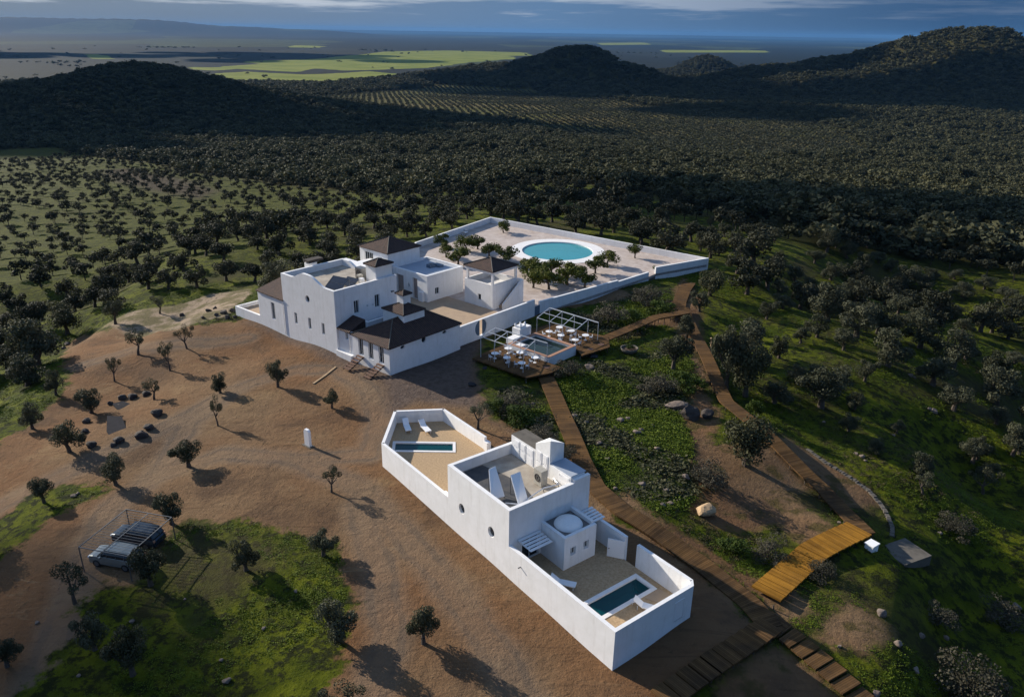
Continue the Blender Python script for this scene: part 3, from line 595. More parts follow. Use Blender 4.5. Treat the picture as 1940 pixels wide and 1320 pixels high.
def ptree(kind, px, py, ptop, pw, label, name='olive_tree', cat='tree', group=None, hmax=None):
    p = gt(px, py); x, y, d = project(p); s = d/FPX
    w = pw*s; dep = math.atan2(CAMH-p[2], math.hypot(p[0], p[1]))
    h = max(0.4, ((py-ptop)*s-0.35*w*math.sin(dep))/math.cos(dep))
    h = max(h, w*0.55)
    if hmax: h = min(h, hmax)
    return tree(kind, name, p, w, h, label, cat, group)

# ------------------------------------------------------------------ building helpers
def mapper(fr, axis, c):
    if axis == 'u': return lambda a, b, d: fr.W(c+d, a, b)
    return lambda a, b, d: fr.W(a, c+d, b)
def wallslab(mb, fr, axis, c, t, outer, holes=(), mi=0): mb.slab(outer, list(holes), mapper(fr, axis, c), t, mi)
def window(fr, axis, c, t, a, z, w, h, parent, name='window', mull=True, round_=False, fm='frame', frame_w=0.07, blind=None):
    """opening centred at (a, z); c outer wall face, t inward sign"""
    mp_ = mapper(fr, axis, c+t*0.16); mb = MB()
    if round_:
        mb.slab(circ(a, z, w/2, 24, h/2), [circ(a, z, w/2-frame_w, 24, h/2-frame_w)], mp_, t*0.06)
    else:
        mb.slab(rect(a-w/2, a+w/2, z-h/2, z+h/2), [rect(a-w/2+frame_w, a+w/2-frame_w, z-h/2+frame_w, z+h/2-frame_w)], mp_, t*0.06)
        if mull: mb.slab(rect(a-frame_w*.45, a+frame_w*.45, z-h/2+frame_w, z+h/2-frame_w), [], mp_, t*0.05)
    o = mb.build(name, M[fm], parent)
    g = MB(); mp2 = mapper(fr, axis, c+t*0.20)
    if round_: g.slab(circ(a, z, w/2-0.03, 24, h/2-0.03), [], mp2, t*0.03)
    else: g.slab(rect(a-w/2+0.03, a+w/2-0.03, z-h/2+0.03, z+h/2-0.03), [], mp2, t*0.03)
    g.build('pane', M['glass'], o)
    return o
def door(fr, axis, c, t, a, z0, w, h, parent, m='brown', rec=0.14, label=None, name='door'):
    mb = MB(); mb.slab(rect(a-w/2, a+w/2, z0, z0+h), [], mapper(fr, axis, c+t*rec), t*0.06)
    for k in range(2): mb.slab(rect(a-w/2+0.12, a+w/2-0.12, z0+0.15+k*h*0.5, z0+h*0.46+k*h*0.5-.05), [], mapper(fr, axis, c+t*(rec-0.015)), t*0.014)
    o = mb.build(name, M[m], parent)
    hb = MB(); p = mapper(fr, axis, c+t*(rec-0.07)); q = p(a+w*0.38, z0+1.0, 0); r_ = p(a+w*0.38-0.12, z0+1.0, 0)
    hb.tube(q, r_, 0.02); hb.build('handle', M['greymetal'], o)
    if label: o['label'] = label
    return o
def coping(mb, fr, u0, u1, v0, v1, z, w=0.34, mi=0):
    pass
def hip(mb, fr, u0, u1, v0, v1, z0, z1, ru=None, th=0.12, mi=0):
    """hip roof; ru = (ua, ub) ridge along u at mid v, or None for a pyramid"""
    vm = (v0+v1)/2; um = (u0+u1)/2; ra, rb = ru if ru else (um, um)
    B = [fr.W(u0, v0, z0), fr.W(u1, v0, z0), fr.W(u1, v1, z0), fr.W(u0, v1, z0)]
    D = [(p[0], p[1], p[2]-th) for p in B]; Ra = fr.W(ra, vm, z1); Rb = fr.W(rb, vm, z1)
    vs = B+D+[Ra, Rb]
    if ru: fs = [(0, 1, 9, 8), (1, 2, 9), (2, 3, 8, 9), (3, 0, 8)]
    else: fs = [(0, 1, 8), (1, 2, 8), (2, 3, 8), (3, 0, 8)]; vs = B+D+[Ra]
    fs += [(4, 5, 1, 0), (5, 6, 2, 1), (6, 7, 3, 2), (7, 4, 0, 3), (7, 6, 5, 4)]
    mb.add(vs, fs, mi)
    return B, Ra, Rb
def hiproof(fr, u0, u1, v0, v1, z0, z1, parent, ru=None, name='roof', rr=0.07):
    mb = MB(); B, Ra, Rb = hip(mb, fr, u0, u1, v0, v1, z0, z1, ru); o = mb.build(name, M['tile'], parent)
    rb_ = MB()
    up = lambda p: (p[0], p[1], p[2]+0.04)
    for b_, t_ in ((B[0], Ra), (B[1], Rb), (B[2], Rb), (B[3], Ra)): rb_.tube(up(b_), up(t_), rr, rr, 6)
    if ru: rb_.tube(up(Ra), up(Rb), rr, rr, 6)
    rb_.build('ridge_tiles', M['concrete'], o)
    return o

# ================================================================== FARMHOUSE
fh = empty('farmhouse', FF.W(0, 10, 1.9), R(49), 'long white two-storey farmhouse with curved gable, flat roof and low tiled wing', 'farmhouse')
wb = MB(); t_ = 0.35
# main block front gable with the swelling parapet
def humpz(v):
    if v <= 12.3: return 10.5
    if v < 16.0: s = (v-12.3)/3.7; return 10.5+1.05*(s*s*(3-2*s))
    if v < 17.0: return 11.55
    if v < 20.2: s = (20.2-v)/3.2; return 10.5+1.05*(s*s*(3-2*s))
    return 10.5
top = [(v, humpz(v)) for v in np.linspace(22.55, 10.5, 40)]
outer = [(10.5, -0.5), (22.55, -0.5)]+top
gw = [(19.75, 4.55), (16.5, 4.6), (13.45, 4.6)]
holes = [rect(v-.33, v+.33, z-.8, z+.8) for v, z in gw]+[circ(16.55, 8.1, .48)]
wallslab(wb, FF, 'u', -0.3, t_, outer, holes)
mdoors = [(3.2, 7.55), (6.75, 7.55)]
wallslab(wb, FF, 'v', 10.5, t_, [(0.052, -0.5), (10.3, -0.5), (10.3, 10.5), (0.052, 10.5)], [rect(u-.42, u+.42, z-.9, z+.9) for u, z in mdoors])
wallslab(wb, FF, 'v', 22.548, -t_, rect(0.052, 10.3, -0.5, 10.5))
bt = [(v, 10.5 if v > 20.6 else (10.5-0.75*min(1, (20.6-v)/1.6)**1.0)) for v in np.linspace(22.19, 10.86, 24)]
wallslab(wb, FF, 'u', 10.3, -t_, [(10.86, -0.5), (22.19, -0.5)]+bt)
wb.build('wall', M['plaster'], fh)
db = MB(); db.box(FF, 0.06, 9.94, 10.86, 22.19, 9.25, 9.6); db.build('roof_deck', M['deckroof'], fh)
for v, z in gw: window(FF, 'u', -0.3, 1, v, z, .66, 1.6, fh)
window(FF, 'u', -0.3, 1, 16.55, 8.1, .96, .96, fh, round_=True, mull=False)
for u, z in mdoors: window(FF, 'v', 10.5, 1, u, z, .84, 1.8, fh, name='balcony_door', mull=True)
wl_ = MB(); wl_.box(FF, 4.9, 5.05, 10.38, 10.5, 7.2, 7.4); wl_.build('wall_lamp', M['frame'], fh); wl_ = MB(); wl_.box(FF, 5.9, 6.02, 10.38, 10.5, 7.15, 7.32); wl_.build('wall_lamp', M['frame'], fh)
wl_ = MB(); wl_.box(FF, 9.2, 9.6, 10.2, 10.5, 8.25, 8.4); wl_.build('wall_lamp', M['greymetal'], fh)
# stair head on the roof
sh = MB(); sh.box(FF, 7.05, 9.9, 10.9, 13.0, 9.6, 12.2); shw = sh.build('stair_head', M['plaster'], fh)
hiproof(FF, 6.8, 10.1, 10.65, 13.25, 12.3, 12.95, shw)
# annex with mono pitch roof at the far left
ab = MB(); az_ = 6.38
wallslab(ab, FF, 'u', -0.28, .35, rect(22.56, 29.2, -1.0, az_), [rect(25.0, 25.9, 2.95, 5.5)])
ab.slab([(0.08, -1), (4.2, -1), (4.2, 7.5), (0.08, 6.42)], [], mapper(FF, 'v', 29.2), -.35)
ab.box(FF, 4.2, 4.5, 22.56, 29.2, -1, 7.5); ab.build('annex_wall', M['plaster'], fh)
rb = MB(); P = [FF.W(-0.45, 22.56, az_+.04), FF.W(-0.45, 29.35, az_+.04), FF.W(4.6, 29.35, 7.62), FF.W(4.6, 22.56, 7.62)]
rb.add(P+[(p[0], p[1], p[2]+0.14) for p in P], [(3, 2, 1, 0), (4, 5, 6, 7), (0, 1, 5, 4), (1, 2, 6, 5), (2, 3, 7, 6), (3, 0, 4, 7)]); rb.build('annex_roof', M['tile'], fh)
window(FF, 'u', -0.28, 1, 25.45, 4.22, .9, 2.55, fh, name='tall_window')
dp_ = MB(); dp_.tube(FF.W(-0.36, 22.65, 1.5), FF.W(-0.36, 22.65, 6.2), 0.05); dp_.build('downpipe', M['cap'], fh)
# low front wing, hip roof, entry
lb = MB(); fd = [(5.65, 1.0), (3.65, .95), (1.6, 1.0)]
wallslab(lb, FF, 'u', -0.2, .35, rect(0.0, 7.3, 0.5, 5.45), [rect(v-w/2, v+w/2, 2.98, 5.35) for v, w in fd])
ov = [(2.0, 5.0, .75, .42), (5.6, 5.02, .78, .85), (9.3, 5.0, .75, .42)]
wallslab(lb, FF, 'v', 0.0, .35, [(0.152, 0.5), (12.2, 0.5), (12.2, 5.45), (0.152, 5.45)], [circ(u, z, w/2, 24, h/2) for u, z, w, h in ov])
lb.box(FF, 11.85, 12.2, 0.352, 7.3, 0.5, 5.4); lb.box(FF, 0.16, 11.84, 6.95, 7.3, 0.5, 5.4)
lb.build('wing_wall', M['plaster'], fh)
wr = hiproof(FF, -0.45, 12.35, -0.22, 7.5, 5.5, 7.45, fh, ru=(3.6, 8.9), name='wing_roof')
for v, w in fd: window(FF, 'u', -0.2, 1, v, 4.165, w, 2.37, fh, name='french_door', frame_w=.09)
for u, z, w, h in ov: window(FF, 'v', 0.0, 1, u, z, w, h, fh, round_=True, mull=False, fm='greymetal', frame_w=.05)
# entry block under a lean-to roof
eb = MB(); wallslab(eb, FF, 'u', -0.02, .3, rect(7.32, 10.48, 0.8, 5.5), [rect(8.45, 9.0, 4.25, 5.4), rect(7.45, 8.25, 2.4, 4.7)])
eb.box(FF, 0.3, 2.6, 7.32, 7.6, .8, 5.5); eb.box(FF, 0.3, 10.3, 7.62, 10.48, 4.7, 4.9); eb.build('entry_wall', M['plaster'], fh)
window(FF, 'u', -0.02, 1, 8.72, 4.82, .55, 1.15, fh); door(FF, 'u', -0.02, 1, 7.85, 2.4, .8, 2.3, fh, m='whitepaint')
st = MB(); st.box(FF, -0.5, -0.03, 7.4, 10.6, .8, 2.4); st.build('entry_step', M['plaster'], fh)
rb = MB(); P = [FF.W(-0.3, 7.9, 5.52), FF.W(-0.3, 10.46, 5.52), FF.W(2.5, 10.46, 6.6), FF.W(2.5, 7.9, 6.6)]
P2 = [FF.W(-0.3, 7.9, 5.4), FF.W(-0.3, 10.46, 5.4), FF.W(2.5, 10.46, 5.4), FF.W(2.5, 7.9, 5.4)]
rb.add(P2+P, [(3, 2, 1, 0), (4, 5, 6, 7), (0, 1, 5, 4), (1, 2, 6, 5), (2, 3, 7, 6), (3, 0, 4, 7)]); rb.build('entry_roof', M['tile'], fh)
pb = MB(); pb.box(FF, 2.52, 2.8, 7.55, 10.46, 4.9, 6.3); pb.box(FF, 2.8, 10.2, 7.55, 7.83, 4.9, 6.25); pb.box(FF, 9.9, 10.2, 7.83, 10.46, 1.5, 6.0); pb.build('terrace_parapet', M['plaster'], fh)
tb = MB(); tb.box(FF, 2.8, 9.9, 7.83, 10.48, 4.95, 5.15); tb.build('terrace_floor', M['greyroof'], fh)
# cupola with little chimney
cb = MB(); cb.box(FF, 4.55, 8.15, 2.55, 6.7, 5.6, 7.95); cu = cb.build('cupola', M['plaster'], fh)
hiproof(FF, 4.4, 8.3, 2.4, 6.85, 8.0, 8.9, cu, rr=.06)
cb = MB(); cb.box(FF, 6.0, 7.25, 4.2, 5.5, 8.1, 9.95); ch = cb.build('chimney', M['plaster'], fh)
hiproof(FF, 5.8, 7.45, 4.0, 5.7, 10.0, 10.45, ch, rr=.05)
# unseen back infill behind the main block, heights shaped to shade the courtyard
ib = MB(); ib.box(FF, 10.31, 16.5, 22.2, 30, 0, 7.9); ib.box(FF, 16.502, 21.29, 25.5, 30.0, 0, 6.9); ib.build('rear_shade_infill', M['plaster'], fh)
# wooden stairs
for v in (5.65, 1.6):
    s_ = empty('outside_steps', FF.W(-1.7, v, 1.6), 0, 'brown timber steps leading up to the %s french door of the low tiled wing' % ('left' if v > 3 else 'right'), 'steps', 'timber steps of the farmhouse')
    tr_ = MB()
    for k in range(6):
        u = -0.45-k*0.42; z = 2.9-k*0.2; tr_.box(FF, u-.2, u+.2, v-.62, v+.62, z-.06, z)
    tr_.build('treads', M['brown_tread'] if 'brown_tread' in M else M['brown'], s_)
    sd = MB()
    for q in (-.55, .55):
        sd.tube(FF.W(-0.22, v+q, 2.85), FF.W(-2.75, v+q, 1.65), 0.07, 0.07, 4)
    sd.build('stringers', M['darkrock'], s_)
# stuff on the farm roof
def casing(mb, fr, u0, u1, v0, v1, z0, z1): mb.box(fr, u0, u1, v0, v1, z0, z1)
def roofunit(fr, u0, u1, v0, v1, z0, z1, label, name='air_conditioning_unit', cat='roof unit', m='beige', fan=True, axis='u'):
    c = fr.W((u0+u1)/2, (v0+v1)/2, z0); e = empty(name, c, 0, label, cat)
    mb = MB(); mb.box(fr, u0, u1, v0, v1, z0+.08, z1); mb.box(fr, u0+.05, u0+.15, v0, v1, z0, z0+.08); mb.box(fr, u1-.15, u1-.05, v0, v1, z0, z0+.08); mb.build('casing', M[m], e)
    if fan:
        g = MB(); vm = (v0+v1)/2; zm = (z0+z1)/2+.04; rr_ = min(v1-v0, z1-z0)*.36
        g.slab(circ(vm, zm, rr_, 16), [circ(vm, zm, rr_*.75, 16)], mapper(fr, 'u', u0-.04), .03); g.slab(circ(vm, zm, rr_*.25, 12), [], mapper(fr, 'u', u0-.03), .025)
        for k in range(4):
            a_ = k*math.pi/4; g.tube(mapper(fr, 'u', u0-.02)(vm+math.cos(a_)*rr_*.8, zm+math.sin(a_)*rr_*.8, 0), mapper(fr, 'u', u0-.02)(vm-math.cos(a_)*rr_*.8, zm-math.sin(a_)*rr_*.8, 0), .015, n=4)
        g.build('fan_grille', M['darkrock'], e)
    return e
roofunit(FF, 7.2, 8.2, 14.2, 15.6, 9.6, 11.2, 'tall grey ventilation unit beside the stair head on the farmhouse roof', m='greymetal')
roofunit(FF, 6.3, 7.0, 13.6, 14.2, 9.6, 10.6, 'small beige machine box in front of the stair head on the farmhouse roof', m='beige')
roofunit(FF, 5.6, 6.2, 12.3, 12.9, 9.6, 10.5, 'short pale tank standing near the right parapet of the farmhouse roof', m='whitepaint', fan=False, name='water_tank', cat='tank')
def panel(fr, pts, label, m1='solar', m2='greymetal', zf=9.6, split=True):
    """pts: 4 world corners (bottom a, bottom b, top b, top a)"""
    P = [Vector(p) for p in pts]; n = (P[1]-P[0]).cross(P[3]-P[0]).normalized()*0.05
    cx = sum((p for p in P), Vector())/4; e = empty('solar_panel', (cx.x, cx.y, zf), 0, label, 'solar panel')
    mb = MB(); mb.add([p-n for p in P]+[p+n for p in P], [(3, 2, 1, 0), (4, 5, 6, 7), (0, 1, 5, 4), (1, 2, 6, 5), (2, 3, 7, 6), (3, 0, 4, 7)]); mb.build('panel', M[m1], e)
    fb = MB()
    for i in range(4): fb.tube(P[i]+n, P[(i+1) % 4]+n, .035, n=4)
    ma = (P[0]+P[3])/2; mc = (P[1]+P[2])/2
    if split: fb.tube(ma+n*1.2, mc+n*1.2, .03, n=4)
    fb.build('frame', M[m2], e)
    for i in range(4): lg = MB(); lg.tube(P[i], (P[i].x, P[i].y, zf), .03, n=5); lg.build('leg', M['greymetal'], e)
    return e
panel(FF, [FF.W(1.2, 14.6, 9.75), FF.W(1.9, 12.0, 9.75), FF.W(3.4, 12.0, 11.1), FF.W(2.8, 14.6, 11.1)], 'dark solar panel tilted on a rack at the front corner of the farmhouse roof')
panel(FF, [FF.W(3.6, 14.0, 9.75), FF.W(3.9, 12.0, 9.75), FF.W(5.0, 12.0, 10.7), FF.W(4.7, 14.0, 10.7)], 'second dark solar panel behind the front one on the farmhouse roof')

# ================================================================== TOWER + BACK BLOCK
bk = empty('back_house', FF.W(22, 17, 2), R(49), 'white flat-roofed house block with a dark pyramid-roofed tower behind the farmhouse', 'house')
b1 = MB()
wallslab(b1, FF, 'u', 22.0, .35, rect(17, 25.3, 0.5, 6.35), [rect(22.6, 24.2, 1.9, 5.3), rect(19.3, 20.4, 2.0, 5.45), circ(21.4, 3.95, .18, 12, .45)])
wallslab(b1, FF, 'v', 17.0, .35, [(22.352, .5), (30.0, .5), (30.0, 6.35), (22.352, 6.35)], [rect(23.65, 24.55, 2.95, 4.05)])
b1.box(FF, 29.65, 30.0, 17.352, 25.6, .5, 6.35); b1.box(FF, 22.352, 29.648, 25.3, 25.6, .5, 6.35); b1.build('wall', M['plaster'], bk)
b1 = MB(); b1.box(FF, 22.352, 29.648, 17.352, 25.298, 5.7, 5.95); b1.build('flat_roof', M['greyroof'], bk)
door(FF, 'u', 22, 1, 23.4, 1.9, 1.6, 3.4, bk, rec=.28); door(FF, 'u', 22, 1, 19.85, 2.0, 1.1, 3.45, bk, rec=.28)
window(FF, 'u', 22, 1, 21.4, 3.95, .36, .9, bk, round_=True, mull=False); window(FF, 'v', 17, 1, 24.1, 3.5, .9, 1.1, bk)
b1 = MB(); b1.box(FF, 21.55, 21.99, 17.7, 18.7, 2.0, 3.6); b1.build('meter_cupboard', M['whitepaint'], bk)
b1 = MB(); tz = 8.5
wallslab(b1, FF, 'u', 21.3, .35, rect(25.45, 32.6, 0.0, tz), [rect(29.2, 31.4, 6.3, 7.9)])
wallslab(b1, FF, 'v', 25.45, .35, rect(21.652, 28.2, 0.0, tz)); b1.box(FF, 27.85, 28.2, 25.802, 32.6, 0, tz); b1.box(FF, 21.652, 27.848, 32.25, 32.6, 0, tz); b1.build('tower_wall', M['plaster'], bk)
hiproof(FF, 21.05, 28.45, 25.2, 32.85, tz+.05, 10.1, bk, name='tower_roof', rr=.09)
window(FF, 'u', 21.3, 1, 30.85, 7.1, 1.0, 1.5, bk); window(FF, 'u', 21.3, 1, 29.75, 7.1, 1.0, 1.5, bk)
e = empty('ventilation_unit', FF.W(27.5, 20.7, 5.95), 0, 'dark blue-grey machine on the flat grey roof of the back house', 'roof unit')
b1 = MB(); b1.box(FF, 26.3, 27.6, 20.9, 21.8, 5.96, 6.5); b1.box(FF, 27.62, 28.5, 20.0, 21.6, 5.96, 6.35); b1.build('casing', M['woodframe'], e)
b1 = MB(); b1.tube(FF.W(26.9, 21.3, 6.5), FF.W(26.9, 21.3, 6.6), .3, n=14); b1.build('fan', M['greymetal'], e)
# chimney head beyond the main block
e = empty('dark_chimney', FF.W(5.0, 23.8, 7.5), 0, 'small white chimney stack with dark cap behind the left roof edge of the farmhouse', 'chimney')
b1 = MB(); b1.box(FF, 4.9, 6.3, 23.3, 24.4, 6.0, 10.6); b1.build('stack', M['plaster'], e); b1 = MB(); b1.box(FF, 4.8, 7.4, 23.2, 24.5, 10.75, 11.05); b1.box(FF, 5.1, 6.1, 23.5, 24.2, 10.6, 10.75); b1.build('cap', M['darkrock'], e)

# ================================================================== PAVILION
pv = empty('pavilion', FF.W(26.4, 7.2, 2), R(49), 'white square pavilion with open loggia under a dark pyramid roof and an outside stair', 'pavilion')
b1 = MB(); u0, u1, v0, v1 = 26.5, 32.2, 7.2, 13.2
wallslab(b1, FF, 'u', u0, .3, rect(v0, v1, .5, 5.95), [rect(9.65, 10.35, 3.0, 4.0)]); b1.box(FF, u0+.302, u1, v0, v0+.3, .5, 5.95); b1.box(FF, u1-.3, u1, v0+.302, v1, .5, 5.95); b1.box(FF, u0+.302, u1-.302, v1-.3, v1, .5, 5.95)
b1.box(FF, u0+.3, u1-.3, v0+.3, v1-.3, 4.75, 5.0); b1.build('wall', M['plaster'], pv)
window(FF, 'u', u0, 1, 10, 3.5, .7, 1.0, pv, mull=False)
for (a, b_) in ((u0+.02, v0+.02), (u1-.34, v0+.02), (u0+.02, v1-.72), (u1-.34, v1-.34)): b1 = MB(); b1.box(FF, a, a+.32, b_, b_+.32, 5.95, 7.6); b1.build('post', M['plaster'], pv)
b1 = MB(); b1.box(FF, u0, u1, v0, v0+.36, 7.6, 8.0); b1.box(FF, u0, u1, v1-.36, v1, 7.6, 8.0); b1.box(FF, u0, u0+.36, v0+.362, v1-.362, 7.6, 8.0); b1.box(FF, u1-.36, u1, v0+.362, v1-.362, 7.6, 8.0); b1.build('ring_beam', M['plaster'], pv)
hiproof(FF, u0-.15, u1+.15, v0-.15, v1+.15, 8.12, 9.3, pv, rr=.08)
b1 = MB()
for k in range(14):
    u = 28.0+k*0.3; b1.box(FF, u, u+.31, 6.25, 7.18, 1.0, 2.2+(k+1)*.2)
b1.build('stair', M['paving'], pv)
b1 = MB(); b1.slab([(27.6, 1.0), (32.4, 1.0), (32.4, 5.9), (31.9, 5.9), (27.6, 2.9)], [], mapper(FF, 'v', 6.0), .24); b1.box(FF, 32.2, 32.5, 6.25, 7.2, 1, 5.9); b1.build('stair_parapet', M['plaster'], pv)

# ================================================================== COURTYARD WALLS (farm)
cw = empty('courtyard_wall', FF.W(17, 1, 2), R(49), 'long white garden wall pierced by a round moon gate, between the farmhouse and the pool garden', 'garden wall')
b1 = MB(); wallslab(b1, FF, 'v', 0.8, .35, [(12.21, .6), (29.0, .6), (29.0, 4.55), (12.21, 4.5)], [circ(17.2, 3.3, 1.22, 36)]); b1.build('wall', M['plaster'], cw)
b1 = MB()   # two half shutters of the moon gate, standing apart
for s_, a0, a1 in ((-1, 100, 260), (1, -72, 72)):
    pts = [(17.2+1.2*math.cos(R(a)), 3.3+1.2*math.sin(R(a))) for a in np.linspace(a0, a1, 20)]
    b1.slab(pts, [], mapper(FF, 'v', 0.92), .06)
b1.build('gate_leaf', M['woodframe'], cw)
b1 = MB(); b1.box(FF, 12.4, 26.3, 1.16, 16.98, 1.7, 2.06); b1.box(FF, 12.4, 21.98, 16.98, 21.1, 1.7, 2.06); f_ = b1.build('courtyard_floor', M['paving']); tag(f_, kind='structure')
lw = empty('terrace_wall', FF.W(-1.2, 33, 1), 0, 'low white wall of the tan terrace at the far left end of the farmhouse', 'garden wall')
b1 = MB(); b1.slab([(29.2, -1), (36.1, -1), (36.1, 2.45), (29.2, 2.6)], [], mapper(FF, 'u', -0.28), .3); b1.box(FF, 0.03, 7, 35.8, 36.1, -1, 2.45); b1.build('wall', M['plaster'], lw)
b1 = MB(); b1.box(FF, 0.03, 7, 29.22, 35.78, .8, 1.9); tag(b1.build('terrace_floor', M['paving']), kind='structure')

# ================================================================== POOL GARDEN
def wallrun(mb, p, q, z0a, z0b, z1a, z1b, t=.35, side=1):
    p = np.array(p[:2]); q = np.array(q[:2]); d = (q-p)/np.linalg.norm(q-p); n = np.array([-d[1], d[0]])*t*side
    P = [p, q, q+n, p+n]
    z0 = [z0a, z0b, z0b, z0a]; z1 = [z1a, z1b, z1b, z1a]
    mb.add([(P[i][0], P[i][1], z0[i]) for i in range(4)]+[(P[i][0], P[i][1], z1[i]) for i in range(4)],
           [(3, 2, 1, 0), (4, 5, 6, 7), (0, 1, 5, 4), (1, 2, 6, 5), (2, 3, 7, 6), (3, 0, 4, 7)])
pw = empty('pool_garden_wall', (*C_T, 1.5), 0, 'white wall enclosing the pale gravel garden around the round pool', 'garden wall')
b1 = MB(); CB = FF.W(28.25, 31.5)[:2]
wallrun(b1, C_L, C_F, .2, -.4, 3.9, 3.2); wallrun(b1, C_F, C_G1, -.4, -.6, 2.95, 2.85); wallrun(b1, C_G2, C_R, -.8, -1.2, 3.2, 3.2); wallrun(b1, C_R, C_T, -1.2, -1.5, 3.19, 3.2); wallrun(b1, C_T, C_TL, -1.5, -1, 3.19, 3.2); wallrun(b1, C_TL, CB, -1, -1, 3.2, 3.2)
b1.build('wall', M['plaster'], pw)
b1 = MB(); d_ = (np.array(C_G2)-np.array(C_G1)); 
wallrun(b1, C_G1, C_G2, -.8, -.8, 1.5, 1.5, .2); b1.build('gate_sill', M['concrete'], pw)
b1 = MB(); q0 = FF.W(29.1, .9)[:2]; wallrun(b1, q0, C_L, .9, .9, 3.4, 3.4, .06); b1.build('gate', M['woodframe'], pw)
floor_poly = [C_TL, C_T, C_R, C_G2, C_G1, C_F, C_L, FF.W(29.1, 1.3)[:2], FF.W(29.1, 6.0)[:2], FF.W(26.3, 6.0)[:2], FF.W(26.3, 17)[:2], FF.W(30.0, 17.0)[:2], FF.W(30, 25.4)[:2], FF.W(28.1, 25.7)[:2], CB]
cx, cy = sum(p[0] for p in floor_poly)/len(floor_poly), sum(p[1] for p in floor_poly)/len(floor_poly)
PC = (8.66, 150.3); PR = 7.0
b1 = MB(); b1.slab([(p[0], p[1]) for p in floor_poly], [circ(PC[0], PC[1], PR+2.35, 64)], lambda a, b, c: (a, b, 1.55+.45*c), 1.0)
tag(b1.build('pool_garden_floor', M['whitegravel']), kind='structure')
po = empty('round_pool', (*PC, 2), 0, 'large round turquoise swimming pool with a broad white rim', 'swimming pool')
b1 = MB(); b1.slab(circ(*PC, PR+2.352, 64), [circ(*PC, PR, 64)], lambda a, b, c: (a, b, 1.7+.34*c), 1.0); b1.build('rim', M['whitedeck'], po)
b1 = MB(); b1.slab(circ(*PC, PR+.15, 64), [circ(*PC, PR-.001, 64)], lambda a, b, c: (a, b, .2+1.5*c), 1.0); b1.slab(circ(*PC, PR+.15, 64), [], lambda a, b, c: (a, b, .1+.1*c), 1.0); b1.build('basin', M['pooltile'], po)
b1 = MB(); b1.poly([(x, y, 1.82) for x, y in circ(*PC, PR-.002, 64)]); b1.build('water', M['poolwater'], po, fixn=False)
b1 = MB(); dk = [gp(1120+dx, 441+dy, 2.1) for dx, dy in ((0, 0), (22, -3), (40, 2), (18, 5))]
b1.prism([(p[0], p[1]) for p in dk], -2, 0.6); tag(b1.build('timber_platform', M['brick']), 'flat reddish platform on the grass just behind the pool garden wall', 'platform')

# ================================================================== GUEST HOUSE
gh = empty('guest_house', FN.W(4, 16, 1.5), R(38), 'white flat-roofed guest house with roof chimneys, solar panels and a domed bathroom cube', 'house')
b1 = MB(); ZR = 6.75
wallslab(b1, FN, 'u', 0, .35, rect(12.2, 21.1, -.5, ZR), [circ(18.95, 3.35, .44, 28, .5), circ(14.6, 3.4, .44, 28, .5)])
wallslab(b1, FN, 'v', 12.2, .35, [(.352, -.5), (8.75, -.5), (8.75, ZR+.25), (7.0, ZR+.25), (7.0, ZR), (.352, ZR)], [rect(1.4, 3.2, 1.2, 3.3)])
b1.box(FN, .352, 8.75, 20.75, 21.1, -.5, ZR); b1.box(FN, 8.4, 8.75, 12.552, 20.748, -.5, ZR); b1.build('wall', M['plaster'], gh)
b1 = MB(); b1.box(FN, .352, 6.8, 12.552, 20.748, 5.45, 5.75); b1.build('roof_deck', M['deckroof'], gh)
b1 = MB(); b1.prism([FN.W(*p)[:2] for p in ((.5, 14.0), (.5, 20.6), (3.4, 20.6), (4.4, 16.2), (3.7, 13.6), (1.8, 12.9))], 5.752, 5.765); b1.build('bitumen_sheet', M['bitumen'], gh)
window(FN, 'u', 0, 1, 18.95, 3.35, .88, 1.0, gh, round_=True, mull=False); window(FN, 'u', 0, 1, 14.6, 3.4, .88, 1.0, gh, round_=True, mull=False)
window(FN, 'v', 12.2, 1, 2.3, 2.25, 1.8, 2.1, gh, name='glass_door')
# rooftop boxes on the east side
b1 = MB(); b1.box(FN, 6.8, 8.4, 17.3, 20.74, 5.0, 7.7); x_ = b1.build('roof_shed', M['plaster'], gh); b1 = MB(); b1.box(FN, 6.85, 8.5, 17.3, 20.8, 7.7, 7.78); b1.build('shed_roof', M['concrete'], x_)
for k, (a, b_) in enumerate(((17.5, 18.5), (18.6, 19.4), (19.5, 20.3))): door(FN, 'u', 6.8, 1, (a+b_)/2, 5.9, b_-a-.1, 1.6, x_, m='whitepaint', rec=-.05, name='hatch')
b1 = MB(); b1.box(FN, 6.8, 8.4, 15.3, 17.25, 5.0, 8.4)
P = [FN.W(6.8, 15.3, 8.4), FN.W(8.4, 15.3, 8.4), FN.W(8.4, 17.25, 8.4), FN.W(6.8, 17.25, 8.4), FN.W(6.8, 15.3, 9.45), FN.W(8.4, 15.3, 8.75)]
b1.add(P, [(0, 1, 5, 4), (1, 2, 5), (2, 3, 4, 5), (3, 0, 4)]); x_ = b1.build('chimney_tower', M['cap'], gh)
for a in (15.85, 16.7): door(FN, 'u', 6.8, 1, a, 5.9, .6, 1.9, x_, m='whitepaint', rec=-.05, name='hatch')
b1 = MB(); b1.box(FN, 6.8, 8.4, 12.56, 15.25, 5.0, 7.15); x_ = b1.build('roof_shed', M['plaster'], gh); b1 = MB(); b1.box(FN, 6.9, 8.6, 12.6, 15.29, 7.15, 7.22); b1.build('shed_roof', M['greyroof'], x_)
door(FN, 'u', 6.8, 1, 13.4, 5.9, 1.3, 1.1, x_, m='whitepaint', rec=-.05, name='hatch')
